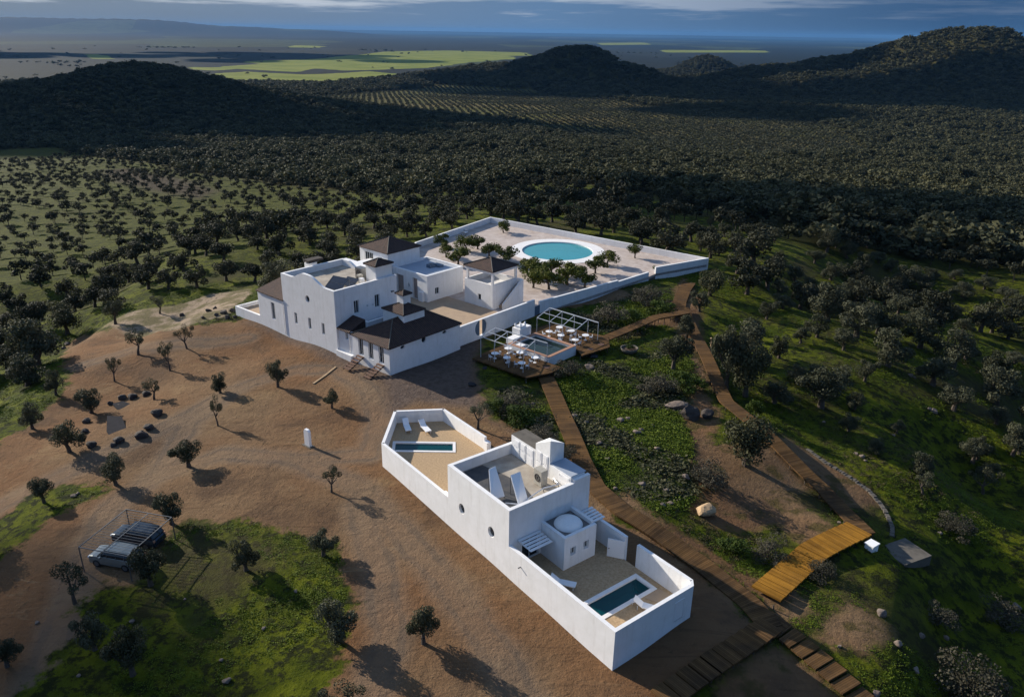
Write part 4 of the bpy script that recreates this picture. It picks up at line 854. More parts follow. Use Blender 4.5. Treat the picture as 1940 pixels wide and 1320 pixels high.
# bathroom cube with dome
b1 = MB(); zc = 4.35
wallslab(b1, FN, 'v', 9.25, .3, rect(3.4, 6.9, .6, zc), [rect(4.1, 4.65, 2.4, 3.15), rect(5.55, 6.1, 2.4, 3.15)])
b1.box(FN, 3.4, 3.7, 9.552, 12.2, .6, zc); b1.box(FN, 6.6, 6.9, 9.552, 12.2, .6, zc+.2); b1.build('bathroom_wall', M['plaster'], gh)
b1 = MB(); b1.box(FN, 3.7, 6.6, 9.55, 12.2, 4.0, 4.2); b1.build('bathroom_roof', M['stonecube'], gh)
for a in (4.375, 5.825): window(FN, 'v', 9.25, 1, a, 2.775, .55, .75, gh)
b1 = MB(); c = FN.W(5.15, 10.8, 4.15); n = 36
prof = [(1.22, 0), (1.2, .12), (1.08, .3), (.85, .46), (.5, .58), (.2, .62)]
vs = [(c[0]+r*math.cos(2*math.pi*i/n), c[1]+r*math.sin(2*math.pi*i/n), c[2]+z) for r, z in prof for i in range(n)]+[(c[0], c[1], c[2]+.63)]
fs = [(k*n+i, k*n+(i+1) % n, (k+1)*n+(i+1) % n, (k+1)*n+i) for k in range(5) for i in range(n)]+[(5*n+i, 5*n+(i+1) % n, 6*n) for i in range(n)]
b1.add(vs, fs); b1.build('dome', M['cap'], gh, smooth=True)
for (ua, ub, va, vb, pn) in ((.9, 3.2, 10.5, 12.19, 0), (7.0, 9.1, 10.5, 12.19, 1)):
    b1 = MB()
    for k in range(5): v = vb-.15-k*(vb-va-.2)/4.2; b1.box(FN, ua, ub, v-.16, v+.1, 3.62-k*.04, 3.67-k*.04)
    for u in (ua+.1, ub-.1): b1.box(FN, u-.05, u+.05, va, vb, 3.42, 3.5)
    b1.build('slatted_awning', M['whitepaint'], gh)
panel(FN, [FN.W(.55, 15.35, 5.95), FN.W(1.75, 15.1, 5.95), FN.W(2.1, 16.9, 7.85), FN.W(1.5, 17.0, 7.7)][::-1], 'pale slanted solar collector standing on the left of the guest house roof', m1='whitepaint', m2='lightmetal', zf=5.77)
panel(FN, [FN.W(1.75, 13.15, 5.95), FN.W(2.95, 13.45, 5.95), FN.W(3.35, 15.1, 7.75), FN.W(2.5, 15.3, 7.6)][::-1], 'pale slanted solar collector on the right of the guest house roof, nearer the pipes', m1='whitepaint', m2='lightmetal', zf=5.77)
roofunit(FN, 5.2, 5.9, 14.5, 15.5, 5.76, 7.3, 'tall beige heat pump against the chimneys on the guest house roof')
e = empty('roof_pipes', FN.W(3, 13, 5.8), 0, 'thin grey pipes running across the guest house roof from the collectors to the chimneys', 'pipes')
b1 = MB(); L_ = [(1.0, 14.0), (2.0, 13.0), (3.2, 13.5), (5.0, 13.9), (6.4, 13.6), (6.7, 14.6)]
for i in range(5): b1.tube(FN.W(*L_[i], 6.15), FN.W(*L_[i+1], 6.15), .06, n=6)
b1.build('pipe', M['lightmetal'], e)
for q in L_: b1 = MB(); b1.tube(FN.W(*q, 5.76), FN.W(*q, 6.15), .035, n=5); b1.build('pipe_stand', M['greymetal'], e)
# yard walls
yw = empty('front_yard_wall', FN.W(0, 6, .5), 0, 'white wall around the guest house front yard with the slanting teal pool', 'garden wall')
b1 = MB(); zt = 3.4
b1.box(FN, 0, .32, 0, 12.198, -1, zt); wallslab(b1, FN, 'v', 0, .32, [(.322, -1), (8.3, -1), (8.3, zt), (.322, zt)])
b1.prism([FN.W(*p)[:2] for p in ((8.3, 0), (8.8, .5), (8.5, .6), (8.3, .32))], -1, zt)
b1.box(FN, 8.5, 8.8, .5, 6.1, -1, zt); b1.box(FN, 8.5, 8.8, 7.4, 12.198, -.5, zt); b1.build('wall', M['plaster'], yw)
b1 = MB(); b1.slab(rect(6.3, 7.35, 1.0, 2.75), [rect(6.35, 7.3, 1.0, 2.7)], mapper(FN, 'v', -.04), .05); b1.slab(rect(6.36, 7.29, 1.0, 2.69), [], mapper(FN, 'v', -.015), .02); b1.build('wall_door', M['whitepaint'], yw)
gd = MB(); P = [FN.W(8.5, 7.42, 1.2), FN.W(7.7, 8.6, 1.2)]; wallrun(gd, P[0], P[1], 1.2, 1.2, 3.0, 3.0, .08); g_ = gd.build('gate', M['whitepaint'], yw); g_['label'] = 'white gate leaf standing ajar'
b1 = MB(); b1.tube(FN.W(7.72, 8.4, 2.1), FN.W(7.6, 8.38, 2.1), .03); b1.build('handle', M['darkrock'], g_)
b1 = MB(); b1.tube(FN.W(.15, 10.6, 2.35), FN.W(-.25, 10.6, 2.35), .05); b1.build('spout', M['greymetal'], yw)
b2 = empty('back_yard_wall', FN.W(5, 30, 1.5), 0, 'white angular wall around the guest house back yard with two sun loungers and a narrow pool', 'garden wall')
b1 = MB()
pts = [FN.W(0, 21.102), FN.W(0, 33.3), FN.W(4.7, 39.0), FN.W(9.4, 36.2), FN.W(9.4, 28.2)]
for i in range(4): wallrun(b1, pts[i], pts[i+1], -.2, -.2, 3.4, 3.4, .3, -1)
b1.box(FN, 9.0, 9.5, 27.6, 28.19, .5, 3.0); b1.box(FN, 9.1, 9.4, 25.0, 26.6, .5, 2.9); b1.box(FN, 8.76, 9.4, 21.1, 25.0, .5, 2.95); b1.build('wall', M['plaster'], b2)
b1 = MB(); b1.box(FN, 4.85, 9.09, 24.6, 24.9, 1.5, 3.0); b1.box(FN, 4.85, 5.1, 21.102, 24.598, 1.5, 3.0); b1.box(FN, 5.102, 8.74, 21.2, 24.598, 2.6, 2.75); b1.build('outdoor_kitchen_wall', M['plaster'], b2)
b1 = MB(); b1.box(FN, 5.0, 9.0, 24.95, 25.3, 2.1, 2.8); b1.build('bench', M['gravel'], b2)
e = tag(MB().box(FN, .31, .8, 22.0, 22.7, 2.05, 3.0).build('shower_head_block', M['whitepaint']), 'small white ledge block against the guest house wall in the back yard', 'block')
def pool(fr, c, U, V, z, w, label, depth=1.1):
    """c centre, U,V half axes as (u,v) tuples in the frame"""
    P = lambda s, t: (c[0]+U[0]*s+V[0]*t, c[1]+U[1]*s+V[1]*t)
    lu = math.hypot(*U); lv = math.hypot(*V)
    def ring(ex): return [fr.W(*P(s*(1+ex/lu), t*(1+ex/lv)))[:2] for s, t in ((-1, -1), (1, -1), (1, 1), (-1, 1))]
    e = empty('plunge_pool', fr.W(*c, z), 0, label, 'swimming pool', None)
    b = MB(); b.slab(ring(0), [ring(-w)], lambda a, b_, q: (a, b_, z-.12+.17*q), 1.0); b.build('rim', M['whitedeck'], e)
    b = MB(); b.slab(ring(-w+.12), [ring(-w-.0)], lambda a, b_, q: (a, b_, z-depth+(depth-.12)*q), 1.0); b.slab(ring(-w+.12), [], lambda a, b_, q: (a, b_, z-depth-.1+.1*q), 1.0); b.build('basin', M['tealtile'], e)
    b = MB(); b.poly([(x, y, z-.1) for x, y in ring(-w-.001)]); b.build('water', M['tealwater'], e, fixn=False)
    return [fr.W(*P(s, t))[:2] for s, t in ((-1, -1), (1, -1), (1, 1), (-1, 1))]
Z2F = 1.25
ring2 = pool(FN, (4.85, 4.27), (3.05, 0), (0, 1.17), Z2F, .36, 'slanting teal plunge pool with white rim in the guest house front yard')
b1 = MB(); b1.slab([FN.W(*p)[:2] for p in ((.3, .3), (8.2, .3), (8.5, .6), (8.5, 12.2), (.3, 12.2))], [ring2], lambda a, b, c: (a, b, .9+(Z2F-.9)*c), 1.0); tag(b1.build('front_yard_floor', M['gravel']), kind='structure')
b1 = MB(); b1.prism([FN.W(*p)[:2] for p in ((6.3, 3.05), (8.0, 3.05), (8.3, 1.2), (7.0, 1.1))], Z2F, Z2F+.03); tag(b1.build('concrete_pad', M['paving']), kind='structure')
Z1F = 2.0
ring1 = pool(FN, (4.35, 32.3), (2.6, -2.0), (.6, .9), Z1F, .3, 'narrow teal plunge pool with white rim in the guest house back yard')
b1 = MB(); b1.slab([FN.W(*p)[:2] for p in ((.25, 21.1), (.25, 33.2), (4.7, 38.7), (9.15, 36.0), (9.15, 21.1))], [ring1], lambda a, b, c: (a, b, 1.6+(Z1F-1.6)*c), 1.0); tag(b1.build('back_yard_floor', M['gravel']), kind='structure')
def lounger(p, q, z, label, group='white sun loungers'):
    p = np.array(p[:2]); q = np.array(q[:2]); a = math.atan2(*(q-p)[::-1]); L_ = 2.0
    F = Fr(p, math.degrees(a)); e = empty('sun_lounger', F.W(1, 0, z), a, label, 'sun lounger', group)
    b = MB(); b.box(F, .62, 2.0, -.32, .32, z+.33, z+.42); b.build('seat', M['whitepaint'], e)
    b = MB(); P = [F.W(.62, -.32, z+.34), F.W(.62, .32, z+.34), F.W(-.05, .32, z+.8), F.W(-.05, -.32, z+.8)]
    b.add(P+[(x, y, c+.08) for x, y, c in P], [(3, 2, 1, 0), (4, 5, 6, 7), (0, 1, 5, 4), (1, 2, 6, 5), (2, 3, 7, 6), (3, 0, 4, 7)]); b.build('backrest', M['whitepaint'], e)
    for u in (.3, 1.85):
        for v in (-.27, .27): b = MB(); b.tube(F.W(u, v, z), F.W(u, v, z+.36), .03, n=6); b.build('leg', M['lightmetal'], e)
lounger(FN.W(1.55, 8.6), FN.W(2.75, 6.9), Z2F, 'white sun lounger alone between the bathroom cube and the slanting pool')
lounger(FN.W(4.95, 2.75), FN.W(5.9, 1.0), Z2F, 'white sun lounger beside the slanting pool, close to the end wall')
lounger(FN.W(5.25, 37.6), FN.W(4.55, 35.7), Z1F, 'left of the two white sun loungers by the narrow pool, near the yard corner')
lounger(FN.W(6.5, 36.3), FN.W(6.2, 34.3), Z1F, 'right of the two white sun loungers by the narrow pool, half in the sun')
e = empty('side_table', FN.W(5.9, 2.75, Z2F), 0, 'tiny white side table at the edge of the slanting pool', 'side table')
b1 = MB(); b1.tube(FN.W(5.0, 3.0, Z2F), FN.W(5.0, 3.0, Z2F+.35), .03); b1.build('leg', M['lightmetal'], e); b1 = MB(); b1.tube(FN.W(5.0, 3.0, Z2F+.35), FN.W(5.0, 3.0, Z2F+.39), .22, n=16); b1.build('table_top', M['whitepaint'], e)

# ================================================================== TIMBER WALKS
def add_uv(o, fn):
    me = o.data; uv = me.uv_layers.new(name='along'); n = len(me.loops); vi = np.zeros(n, int); me.loops.foreach_get('vertex_index', vi)
    co = np.zeros(len(me.vertices)*3); me.vertices.foreach_get('co', co); co = co.reshape(-1, 3)
    uv.data.foreach_set('uv', fn(co)[vi].astype(np.float32).ravel())
def strip(name, pxs, width, raise_, label, z_off_px=None, step=None, cat='boardwalk', zs=None, wm='wood'):
    P = [gt(*p) for p in pxs]
    P = np.array([[q[0], q[1]] for q in P]); seg = np.hypot(*(P[1:]-P[:-1]).T); s = np.concatenate([[0], np.cumsum(seg)])
    n = max(3, int(s[-1]/0.6)); t = np.linspace(0, s[-1], n); X = np.interp(t, s, P[:, 0]); Y = np.interp(t, s, P[:, 1])
    if zs is None:
        Z = T(X, Y); k = 9; Z = np.convolve(np.pad(Z, k//2, 'edge'), np.ones(k)/k, 'valid')+raise_
        Z = np.maximum(Z, T(X, Y)+.12)
    else: Z = np.interp(t, np.linspace(0, s[-1], len(zs)), zs)
    T_ = np.stack([np.gradient(X), np.gradient(Y)], 1); T_ /= np.hypot(*T_.T)[:, None]; Nn = np.stack([-T_[:, 1], T_[:, 0]], 1)*width/2
    mb = MB(); vs = []; al = []
    if step:
        m = int(s[-1]/step); fs = []
        for i in range(m):
            a, b_ = i*step, (i+1)*step-.13; ia = [np.interp(q, t, X) for q in (a, b_)]; ja = [np.interp(q, t, Y) for q in (a, b_)]; z = float(np.interp((a+b_)/2, t, Z))
            nn = [np.array([np.interp(q, t, Nn[:, 0]), np.interp(q, t, Nn[:, 1])]) for q in (a, b_)]
            for zz in (z-.16, z):
                for q in (0, 1):
                    for sg in (1, -1): vs.append((ia[q]+nn[q][0]*sg, ja[q]+nn[q][1]*sg, zz)); al.append(a if q == 0 else b_)
            o = i*8; fs += [(o, o+1, o+3, o+2), (o+4, o+6, o+7, o+5), (o, o+2, o+6, o+4), (o+1, o+5, o+7, o+3), (o, o+4, o+5, o+1), (o+2, o+3, o+7, o+6)]
    else:
        for i in range(n):
            for dz in (-.16, 0):
                for sg in (1, -1): vs.append((X[i]+Nn[i, 0]*sg, Y[i]+Nn[i, 1]*sg, Z[i]+dz)); al.append(t[i])
        fs = []
        for i in range(n-1):
            a = i*4; b_ = a+4; fs += [(a, a+1, b_+1, b_), (a+2, b_+2, b_+3, a+3), (a, b_, b_+2, a+2), (a+1, a+3, b_+3, b_+1)]
        fs += [(0, 2, 3, 1), (n*4-4, n*4-3, n*4-1, n*4-2)]
    e = empty(name, (X[n//2], Y[n//2], T1(X[n//2], Y[n//2])), 0, label, cat)
    mb.add(vs, fs); o = mb.build('deck', M[wm], e); al = np.array(al)
    add_uv(o, lambda co: np.stack([al, al*0], 1))
    for q in range(int(s[-1]/2.4)+1):
        tt = min(q*2.4+.3, s[-1]-.1); x = np.interp(tt, t, X); y = np.interp(tt, t, Y); z = float(np.interp(tt, t, Z))-.17; nn = (np.interp(tt, t, Nn[:, 0]), np.interp(tt, t, Nn[:, 1]))
        for sg in (.85, -.85):
            px_, py_ = x+nn[0]*sg, y+nn[1]*sg; b_ = MB(); b_.tube((px_, py_, T1(px_, py_)-.3), (px_, py_, z+.02), .07, n=4); b_.build('post', M['bark'], e)
    return e
DZ = 2.35
deck = empty('terrace_deck', FF.W(18, -10, 2), 0, 'brown timber dining deck around the stone water basin outside the moon gate', 'deck')
b1 = MB(); dpoly = [(10, -4.4), (10.2, -13.6), (13.4, -14.9), (15.7, -15.0), (15.7, -5.2), (21.8, -5.2), (21.8, -12.7), (20.6, -14.4), (25.7, -15.3), (28.8, -12.9), (28, -9.6), (27.5, -3.6), (22.2, -3.2), (22.0, -3.6)]
dp = [FF.W(*p)[:2] for p in dpoly]; b1.slab(dp, [], lambda a, b, c: (a, b, DZ-.18+.18*c), 1.0); o = b1.build('floor', M['wood'], deck)
add_uv(o, lambda co: np.stack([(co[:, 0]-FF.o[0])*FF.v[0]+(co[:, 1]-FF.o[1])*FF.v[1], co[:, 0]], 1)+50)
for p in dpoly+[(13, -9), (25, -9), (25, -5), (13, -6), (10.1, -9)]:
    q = FF.W(p[0]*.985+.27, p[1]*.97-.2); b_ = MB(); b_.tube((q[0], q[1], T1(q[0], q[1])-.4), (q[0], q[1], DZ-.17), .09, n=4); b_.build('post', M['bark'], deck)
for k, p in enumerate(((14.3, -13.4), (23.2, -13.9), (25.6, -13.9), (12.2, -13.0))):
    if k == 3: continue
    q = FF.W(*p); o = MB(); o.slab(circ(q[0], q[1], .42, 16), [circ(q[0], q[1], .34, 16)], lambda a, b, c: (a, b, DZ+.0005+.03*c), 1.0); o.slab(circ(q[0], q[1], .335, 16), [], lambda a, b, c: (a, b, DZ+.0005+.015*c), 1.0)
    tag(o.build('floor_lid', M['brown_tread']), ('dark round lid set in the deck near the front corner of the basin', 'left of two dark round lids at the right end of the deck', 'right of two dark round lids at the right end of the deck')[k], 'lid', 'round lids in the timber deck')
ba = empty('water_basin', FF.W(18.7, -9, 2.3), 0, 'raised rectangular water basin with terracotta coping and white outer walls on the dining deck', 'water basin')
U0, U1, V0, V1 = 15.8, 21.7, -12.55, -5.4
b1 = MB(); b1.box(FF, U0, U0+.35, V0, V1, .8, 2.9); b1.box(FF, U1-.35, U1, V0, V1, .8, 2.9); b1.box(FF, U0+.351, U1-.351, V0, V0+.35, .8, 2.9); b1.box(FF, U0+.351, U1-.351, V1-.35, V1, .8, 2.9); b1.box(FF, U0+.351, U1-.351, V0+.351, V1-.351, .8, 1.6); b1.build('wall', M['plaster'], ba)
b1 = MB(); cz = (2.902, 2.98); b1.box(FF, U0+.02, U0+.5, V0+.02, V1, *cz); b1.box(FF, U1-.5, U1, V0+.02, V1, *cz); b1.box(FF, U0+.502, U1-.502, V0+.02, V0+.5, *cz); b1.box(FF, U0+.502, U1-.502, V1-.5, V1, *cz); b1.build('coping', M['brick'], ba)
b1 = MB(); b1.poly([FF.W(U0+.34, V0+.34, 2.55), FF.W(U1-.34, V0+.34, 2.55), FF.W(U1-.34, V1-.34, 2.55), FF.W(U0+.34, V1-.34, 2.55)]); b1.build('water', M['darkwater'], ba, fixn=False)
wbk = empty('fountain_block', FF.W(19.8, -4.3, 2.3), 0, 'white masonry well block with little finials on top, behind the water basin', 'well')
b1 = MB(); b1.box(FF, 18.7, 21.1, -5.1, -3.7, .8, 4.1); b1.box(FF, 18.95, 20.2, -4.9, -3.95, 4.1, 4.35); b1.build('body', M['plaster'], wbk)
for k, (u, v) in enumerate(((19.0, -4.0), (19.2, -4.8), (19.7, -4.3), (20.1, -4.8))):
    b1 = MB(); c = FF.W(u, v, 4.35); b1.tube(c, (c[0], c[1], c[2]+.22+.06*k), .14, .1, 8); b1.tube((c[0], c[1], c[2]+.22+.06*k), (c[0], c[1], c[2]+.36+.06*k), .16, .03, 8); b1.build('finial', M['cap'], wbk)
b1 = MB(); b1.box(FF, 16.9, 18.69, -5.35, -4.2, DZ, DZ+.85); b1.box(FF, 16.2, 17.2, -7.6, -6.5, DZ, DZ+.7)
tag(b1.build('stepped_bench', M['plaster']), 'stepped white masonry bench in front of the well block beside the basin', 'bench')
def pergola(front, back, zf, zb, extra, label):
    e = empty('pergola', FF.W(*front[0], DZ), 0, label, 'pergola')
    def tb(nm, p, q, w=.05): b = MB(); b.tube(p, q, w, n=4); b.build(nm, M['lightmetal'], e)
    for (u, v) in front: tb('post', FF.W(u, v, DZ), FF.W(u, v, zf))
    for (u, v, zb0) in back: tb('post', FF.W(u, v, zb0), FF.W(u, v, zb))
    tb('front_rail', FF.W(*front[0], zf), FF.W(*front[-1], zf)); tb('back_rail', FF.W(back[0][0], back[0][1], zb), FF.W(*extra, zb), .075)
    for f, b_ in zip(front, back): tb('rafter', FF.W(*f, zf), FF.W(b_[0], b_[1], zb))
    m0 = FF.W((front[0][0]+back[0][0])/2, (front[0][1]+back[0][1])/2, (zf+zb)/2+.02); m1 = FF.W((front[-1][0]+back[-2][0])/2, (front[-1][1]+back[-2][1])/2, (zf+zb)/2+.02)
    tb('purlin', m0, m1, .05)
    return e
pergola([(23.1, -4.5), (23.1, -6.8), (23.1, -9.1), (23.1, -11.4)], [(26.8, -3.8, DZ), (26.8, -6.1, DZ), (26.7, -8.4, DZ), (26.7, -10.8, DZ), (26.6, -12.6, DZ)], 4.55, 4.95, (26.6, -12.6), 'pale steel pergola frame over the right group of white tables, behind the basin')
pergola([(11.0, -5.0), (11.0, -7.4), (11.0, -9.9), (11.0, -12.3)], [(15.2, -3.7, DZ), (15.2, -5.9, DZ), (15.3, -8.2, DZ), (15.3, -10.6, DZ), (15.75, -12.3, DZ)], 5.25, 4.95, (15.75, -12.3), 'pale steel pergola frame over the left group of white tables, in front of the basin')
def table_set(u, v, label, grp, nch=2, rot=0):
    c = FF.W(u, v, DZ); e = empty('bistro_table', c, 0, label, 'table', grp)
    b = MB(); b.slab(circ(c[0], c[1], .5, 20), [], lambda a, b_, q: (a, b_, DZ+.72+.04*q), 1.0); b.build('table_top', M['whitepaint'], e)
    b = MB(); b.tube(c, (c[0], c[1], DZ+.72), .035); b.tube(c, (c[0], c[1], DZ+.03), .22, n=12); b.build('pedestal', M['whitepaint'], e)
    for k in range(nch):
        a = rot+k*math.pi*2/nch; F = Fr((c[0]+math.cos(a)*.75, c[1]+math.sin(a)*.75), math.degrees(a)); ch_ = empty('bistro_chair', (F.o[0], F.o[1], DZ), a, 'small white chair at the '+label.replace('round white ', ''), 'chair', grp.replace('tables', 'chairs'))
        b = MB(); b.box(F, -.2, .2, -.2, .2, DZ+.43, DZ+.47); b.build('seat', M['lightmetal'], ch_)
        b = MB(); b.box(F, .19, .23, -.2, .2, DZ+.6, DZ+.80); b.build('backrest', M['lightmetal'], ch_)
        for (x, y) in ((-.18, -.18), (-.18, .18), (.2, -.18), (.2, .18)):
            b = MB(); b.tube(F.W(x, y, DZ), F.W(x, y, DZ+(.45 if x < 0 else .8)), .018, n=4); b.build('leg', M['lightmetal'], ch_)
LR = ['nearest the farmhouse', 'in the middle', 'at the garden end']
for i, v in enumerate((-6.75, -8.85, -11.35)):
    table_set(23.1, v, 'front-row round white table of the right pergola, '+LR[i], 'white tables under the pergolas', 2, .3+i); table_set(25.45, v, 'back-row round white table of the right pergola, '+LR[i], 'white tables under the pergolas', 2, 1.2+i)
    table_set(11.95, v+.1, 'outer-row round white table of the left pergola, '+LR[i], 'white tables under the pergolas', 2, .8+i); table_set(14.45, v, 'basin-side round white table of the left pergola, '+LR[i], 'white tables under the pergolas', 2, 2+i)
strip('boardwalk', [(1028, 704), (1052, 758), (1080, 822), (1100, 872), (1128, 928), (1180, 972), (1258, 1022), (1330, 1075), (1420, 1148), (1462, 1196)], 2.0, .35, 'brown timber boardwalk from the dining deck past the guest house to the crossing')
strip('boardwalk', [(1293, 590), (1330, 668), (1375, 770), (1420, 806), (1478, 858), (1560, 940), (1640, 1022)], 1.75, .75, 'long raised boardwalk running down the right side towards the white cube')
strip('boardwalk', [(1300, 606), (1240, 617), (1180, 640), (1120, 662)], 1.6, .8, 'short sunlit boardwalk joining the right end of the dining deck to the long walk', zs=[2.0, 2.2, 2.34])
strip('boardwalk', [(1284, 600), (1287, 575), (1296, 552), (1306, 538)], 2.2, .3, 'short boardwalk stub climbing towards the gap in the pool garden wall')
strip('boardwalk_stairs', [(1625, 1012), (1580, 1030), (1540, 1052), (1500, 1088), (1440, 1140)], 2.6, .55, 'broad flight of golden timber steps from the white cube down to the crossing', step=.95, cat='timber stairs', wm='goldwood')
strip('boardwalk', [(1475, 1178), (1400, 1228), (1320, 1282), (1240, 1340)], 2.0, .35, 'shaded boardwalk leaving the crossing towards the lower left edge', step=1.3)
strip('boardwalk', [(1440, 1168), (1500, 1215), (1570, 1272), (1640, 1340), (1700, 1400)], 2.0, .4, 'stepped boardwalk leaving the crossing towards the lower right edge', step=1.2)

# ================================================================== SMALL THINGS
pn = gt(582, 845); e = empty('upright_monolith', (*pn[:2], pn[2]), 0, 'white upright slab standing alone on the brown earth, casting a long shadow', 'sculpture')
F = Fr(pn[:2], 50); b1 = MB(); b1.slab([(-.42, -.1), (.42, -.1), (.42, 1.7), (.25, 1.98), (-.25, 1.98), (-.42, 1.75)], [], lambda a, b, c: F.W(c, a, pn[2]+b), .3); b1.build('upright_slab', M['whitepaint'], e)
b1 = MB(); b1.box(F, -.2, .5, -.7, .7, pn[2]-.1, pn[2]+.06); b1.build('footing', M['concrete'], e)
cp = gt(1650, 1040); F = Fr(cp[:2], 35); e = empty('white_cube', cp, 0, 'small white flat-topped block at the head of the timber steps', 'block'); b1 = MB(); b1.box(F, -.48, .48, -.4, .4, cp[2]-.4, cp[2]+.6); b1.build('body', M['plaster'], e)
b1 = MB(); b1.box(F, -.54, .54, -.46, .46, cp[2]+.6, cp[2]+.7); b1.build('top', M['cap'], e)
q = gt(1712, 1052); b1 = MB(); F = Fr(q[:2], 25); b1.box(F, -1.8, 1.8, -1.5, 1.5, q[2]-3, q[2]+.5); b1.box(F, -1.9, -1.5, -1.6, 1.6, q[2]+.5, q[2]+.6); tag(b1.build('concrete_tank', M['concrete']), 'weathered square concrete tank top right of the small white block', 'tank')
q = gt(1346, 665); e = empty('white_figure', q, 0, 'thin white standing sculpture on the grass right of the long boardwalk', 'sculpture'); b1 = MB(); b1.tube(q, (q[0], q[1], q[2]+1.5), .17, .09, 7); b1.tube((q[0], q[1], q[2]+1.5), (q[0]-.15, q[1], q[2]+2.0), .09, .14, 7); b1.tube((q[0]-.3, q[1], q[2]+1.25), (q[0]+.3, q[1], q[2]+1.15), .05, .05, 6); b1.build('figure', M['gravel'], e); b1 = MB(); b1.tube((q[0], q[1], q[2]-.1), (q[0], q[1], q[2]+.1), .3, n=12); b1.build('base', M['concrete'], e)
q = gt(1192, 668); e = empty('round_planter', q, 0, 'large round concrete bowl planted with a low shrub below the dining deck', 'planter')
n = 28; prof = [(.7, 0), (1.1, .35), (1.25, .75), (1.12, .75), (1.0, .5)]
b1 = MB(); vs = [(q[0]+r*math.cos(2*math.pi*i/n), q[1]+r*math.sin(2*math.pi*i/n), q[2]+z) for r, z in prof for i in range(n)]; b1.add(vs, [(k*n+i, k*n+(i+1) % n, (k+1)*n+(i+1) % n, (k+1)*n+i) for k in range(4) for i in range(n)]); b1.build('bowl', M['concrete'], e, smooth=True)
b1 = MB(); b1.poly([(x, y, q[2]+.55) for x, y in circ(q[0], q[1], 1.04, n)]); b1.build('soil', M['soil'], e)
sh_ = tree('bush', 'shrub', (q[0], q[1], q[2]+.5), 1.5, 1.0, 'low green shrub growing in the round concrete bowl', 'shrub')
# rocks
ROCK = []
for s in range(6):
    bm = bmesh.new(); bmesh.ops.create_icosphere(bm, subdivisions=3, radius=0.5); rr_ = random.Random(s)
    ph = [rr_.uniform(0, 6) for _ in range(9)]
    pl = [(Vector((rr_.gauss(0, 1), rr_.gauss(0, 1), rr_.gauss(0, .7))).normalized(), rr_.uniform(.26, .42)) for _ in range(9)]
    for v in bm.verts:
        c = v.co.copy()
        for nrm, d in pl:
            dd = c.dot(nrm)
            if dd > d: c -= nrm*(dd-d)*.9
        c *= 1+0.06*math.sin(9*c.x+ph[0])*math.cos(8*c.y+ph[1])+0.04*math.sin(17*c.z+ph[2]+11*c.x)
        v.co = c
    me = bpy.data.meshes.new('rock'); bm.to_mesh(me); bm.free(); ROCK.append(me)
RM = {}
def rock(px, py, w, label, m='rock', hh=.7, name='rock', group=None, asp=1.0, sink=.33):
    p = gt(px, py); x, y, d = project(p); s = w*d/FPX; k = rnd.randrange(6)
    me = RM.get((k, m))
    if me is None: me = ROCK[k].copy(); me.materials.append(M[m]); RM[(k, m)] = me
    o = bpy.data.objects.new(name, me); COL.objects.link(o); o.location = (p[0], p[1], p[2]+s*hh*(.5-sink)); o.scale = (s*asp, s, s*hh); o.rotation_euler = (0, 0, rnd.uniform(0, 6)); tag(o, label, 'rock', group); return o
ring = [(209, 766, 13, 'rocks'), (232, 756, 18, ''), (252, 754, 20, ''), (278, 748, 18, ''), (298, 786, 26, ''), (284, 812, 22, ''), (269, 828, 26, ''), (224, 838, 24, ''), (174, 845, 22, ''), (160, 820, 18, ''), (166, 800, 18, ''), (152, 834, 14, ''), (214, 845, 14, '')]
for i, (x, y, w, _) in enumerate(ring): rock(x, y, w, 'rough dark boulder in the ring of boulders round the slate slab on the brown lot', 'darkrock', .75, 'boulder', 'ring of boulders on the brown lot')
sp_ = gt(221, 810); b1 = MB(); pts = [gt(*p)[:2] for p in ((205, 798), (232, 795), (240, 812), (234, 832), (214, 836), (202, 818))]; b1.prism(pts, sp_[2]-.2, sp_[2]+.12); tag(b1.build('slate_slab', M['slate']), 'dark grey slate slab lying in the middle of the boulder ring', 'slab')
sp_ = gt(232, 768); b1 = MB(); pts = [gt(*p)[:2] for p in ((214, 768), (232, 762), (255, 765), (248, 774), (222, 776))]; b1.prism(pts, sp_[2]-.2, sp_[2]+.12); tag(b1.build('slate_slab', M['slate']), 'low grey stone slab at the upper side of the boulder ring', 'slab')
rock(1336, 972, 40, 'large pale yellow boulder beside the path junction on the brown slope', 'gravel', .8, 'boulder')
rock(1116, 696, 22, 'pinkish flat rock on the green bank just below the dining deck corner', 'rock', .5, 'boulder'); rock(1122, 676, 24, 'grey flat rock in the shade under the right end of the deck', 'slate', .35, 'boulder')
rock(893, 729, 20, 'grey flat rock on the gravel in front of the dining deck', 'slate', .35, 'boulder'); rock(918, 698, 14, 'small grey rock close to the left corner of the dining deck', 'slate', .35, 'boulder')
rock(1282, 772, 34, 'broad rock ledge at the top edge of the dark hollow by the long boardwalk', 'rock', .5, 'boulder', asp=1.6); rock(1305, 790, 40, 'dark rock face of the hollow by the long boardwalk', 'darkrock', .9, 'boulder'); rock(1340, 790, 30, 'dark rock right of the hollow, against the long boardwalk', 'darkrock', .8, 'boulder')
for (x, y, w) in [(1088, 790, 16), (1110, 800, 12), (1175, 798, 18), (1190, 793, 12), (1207, 820, 18), (1215, 815, 12), (1236, 806, 9), (1135, 840, 14), (1262, 930, 14), (1215, 918, 16), (1165, 925, 10), (1256, 957, 12), (1300, 905, 18), (1010, 765, 8), (1245, 850, 12), (1150, 870, 12), (1270, 955, 14), (1090, 870, 10)]: rock(x, y, w, 'pinkish granite stone half buried in the green bank between the two boardwalks', 'rock', .6, 'stone', 'stones on the green bank')
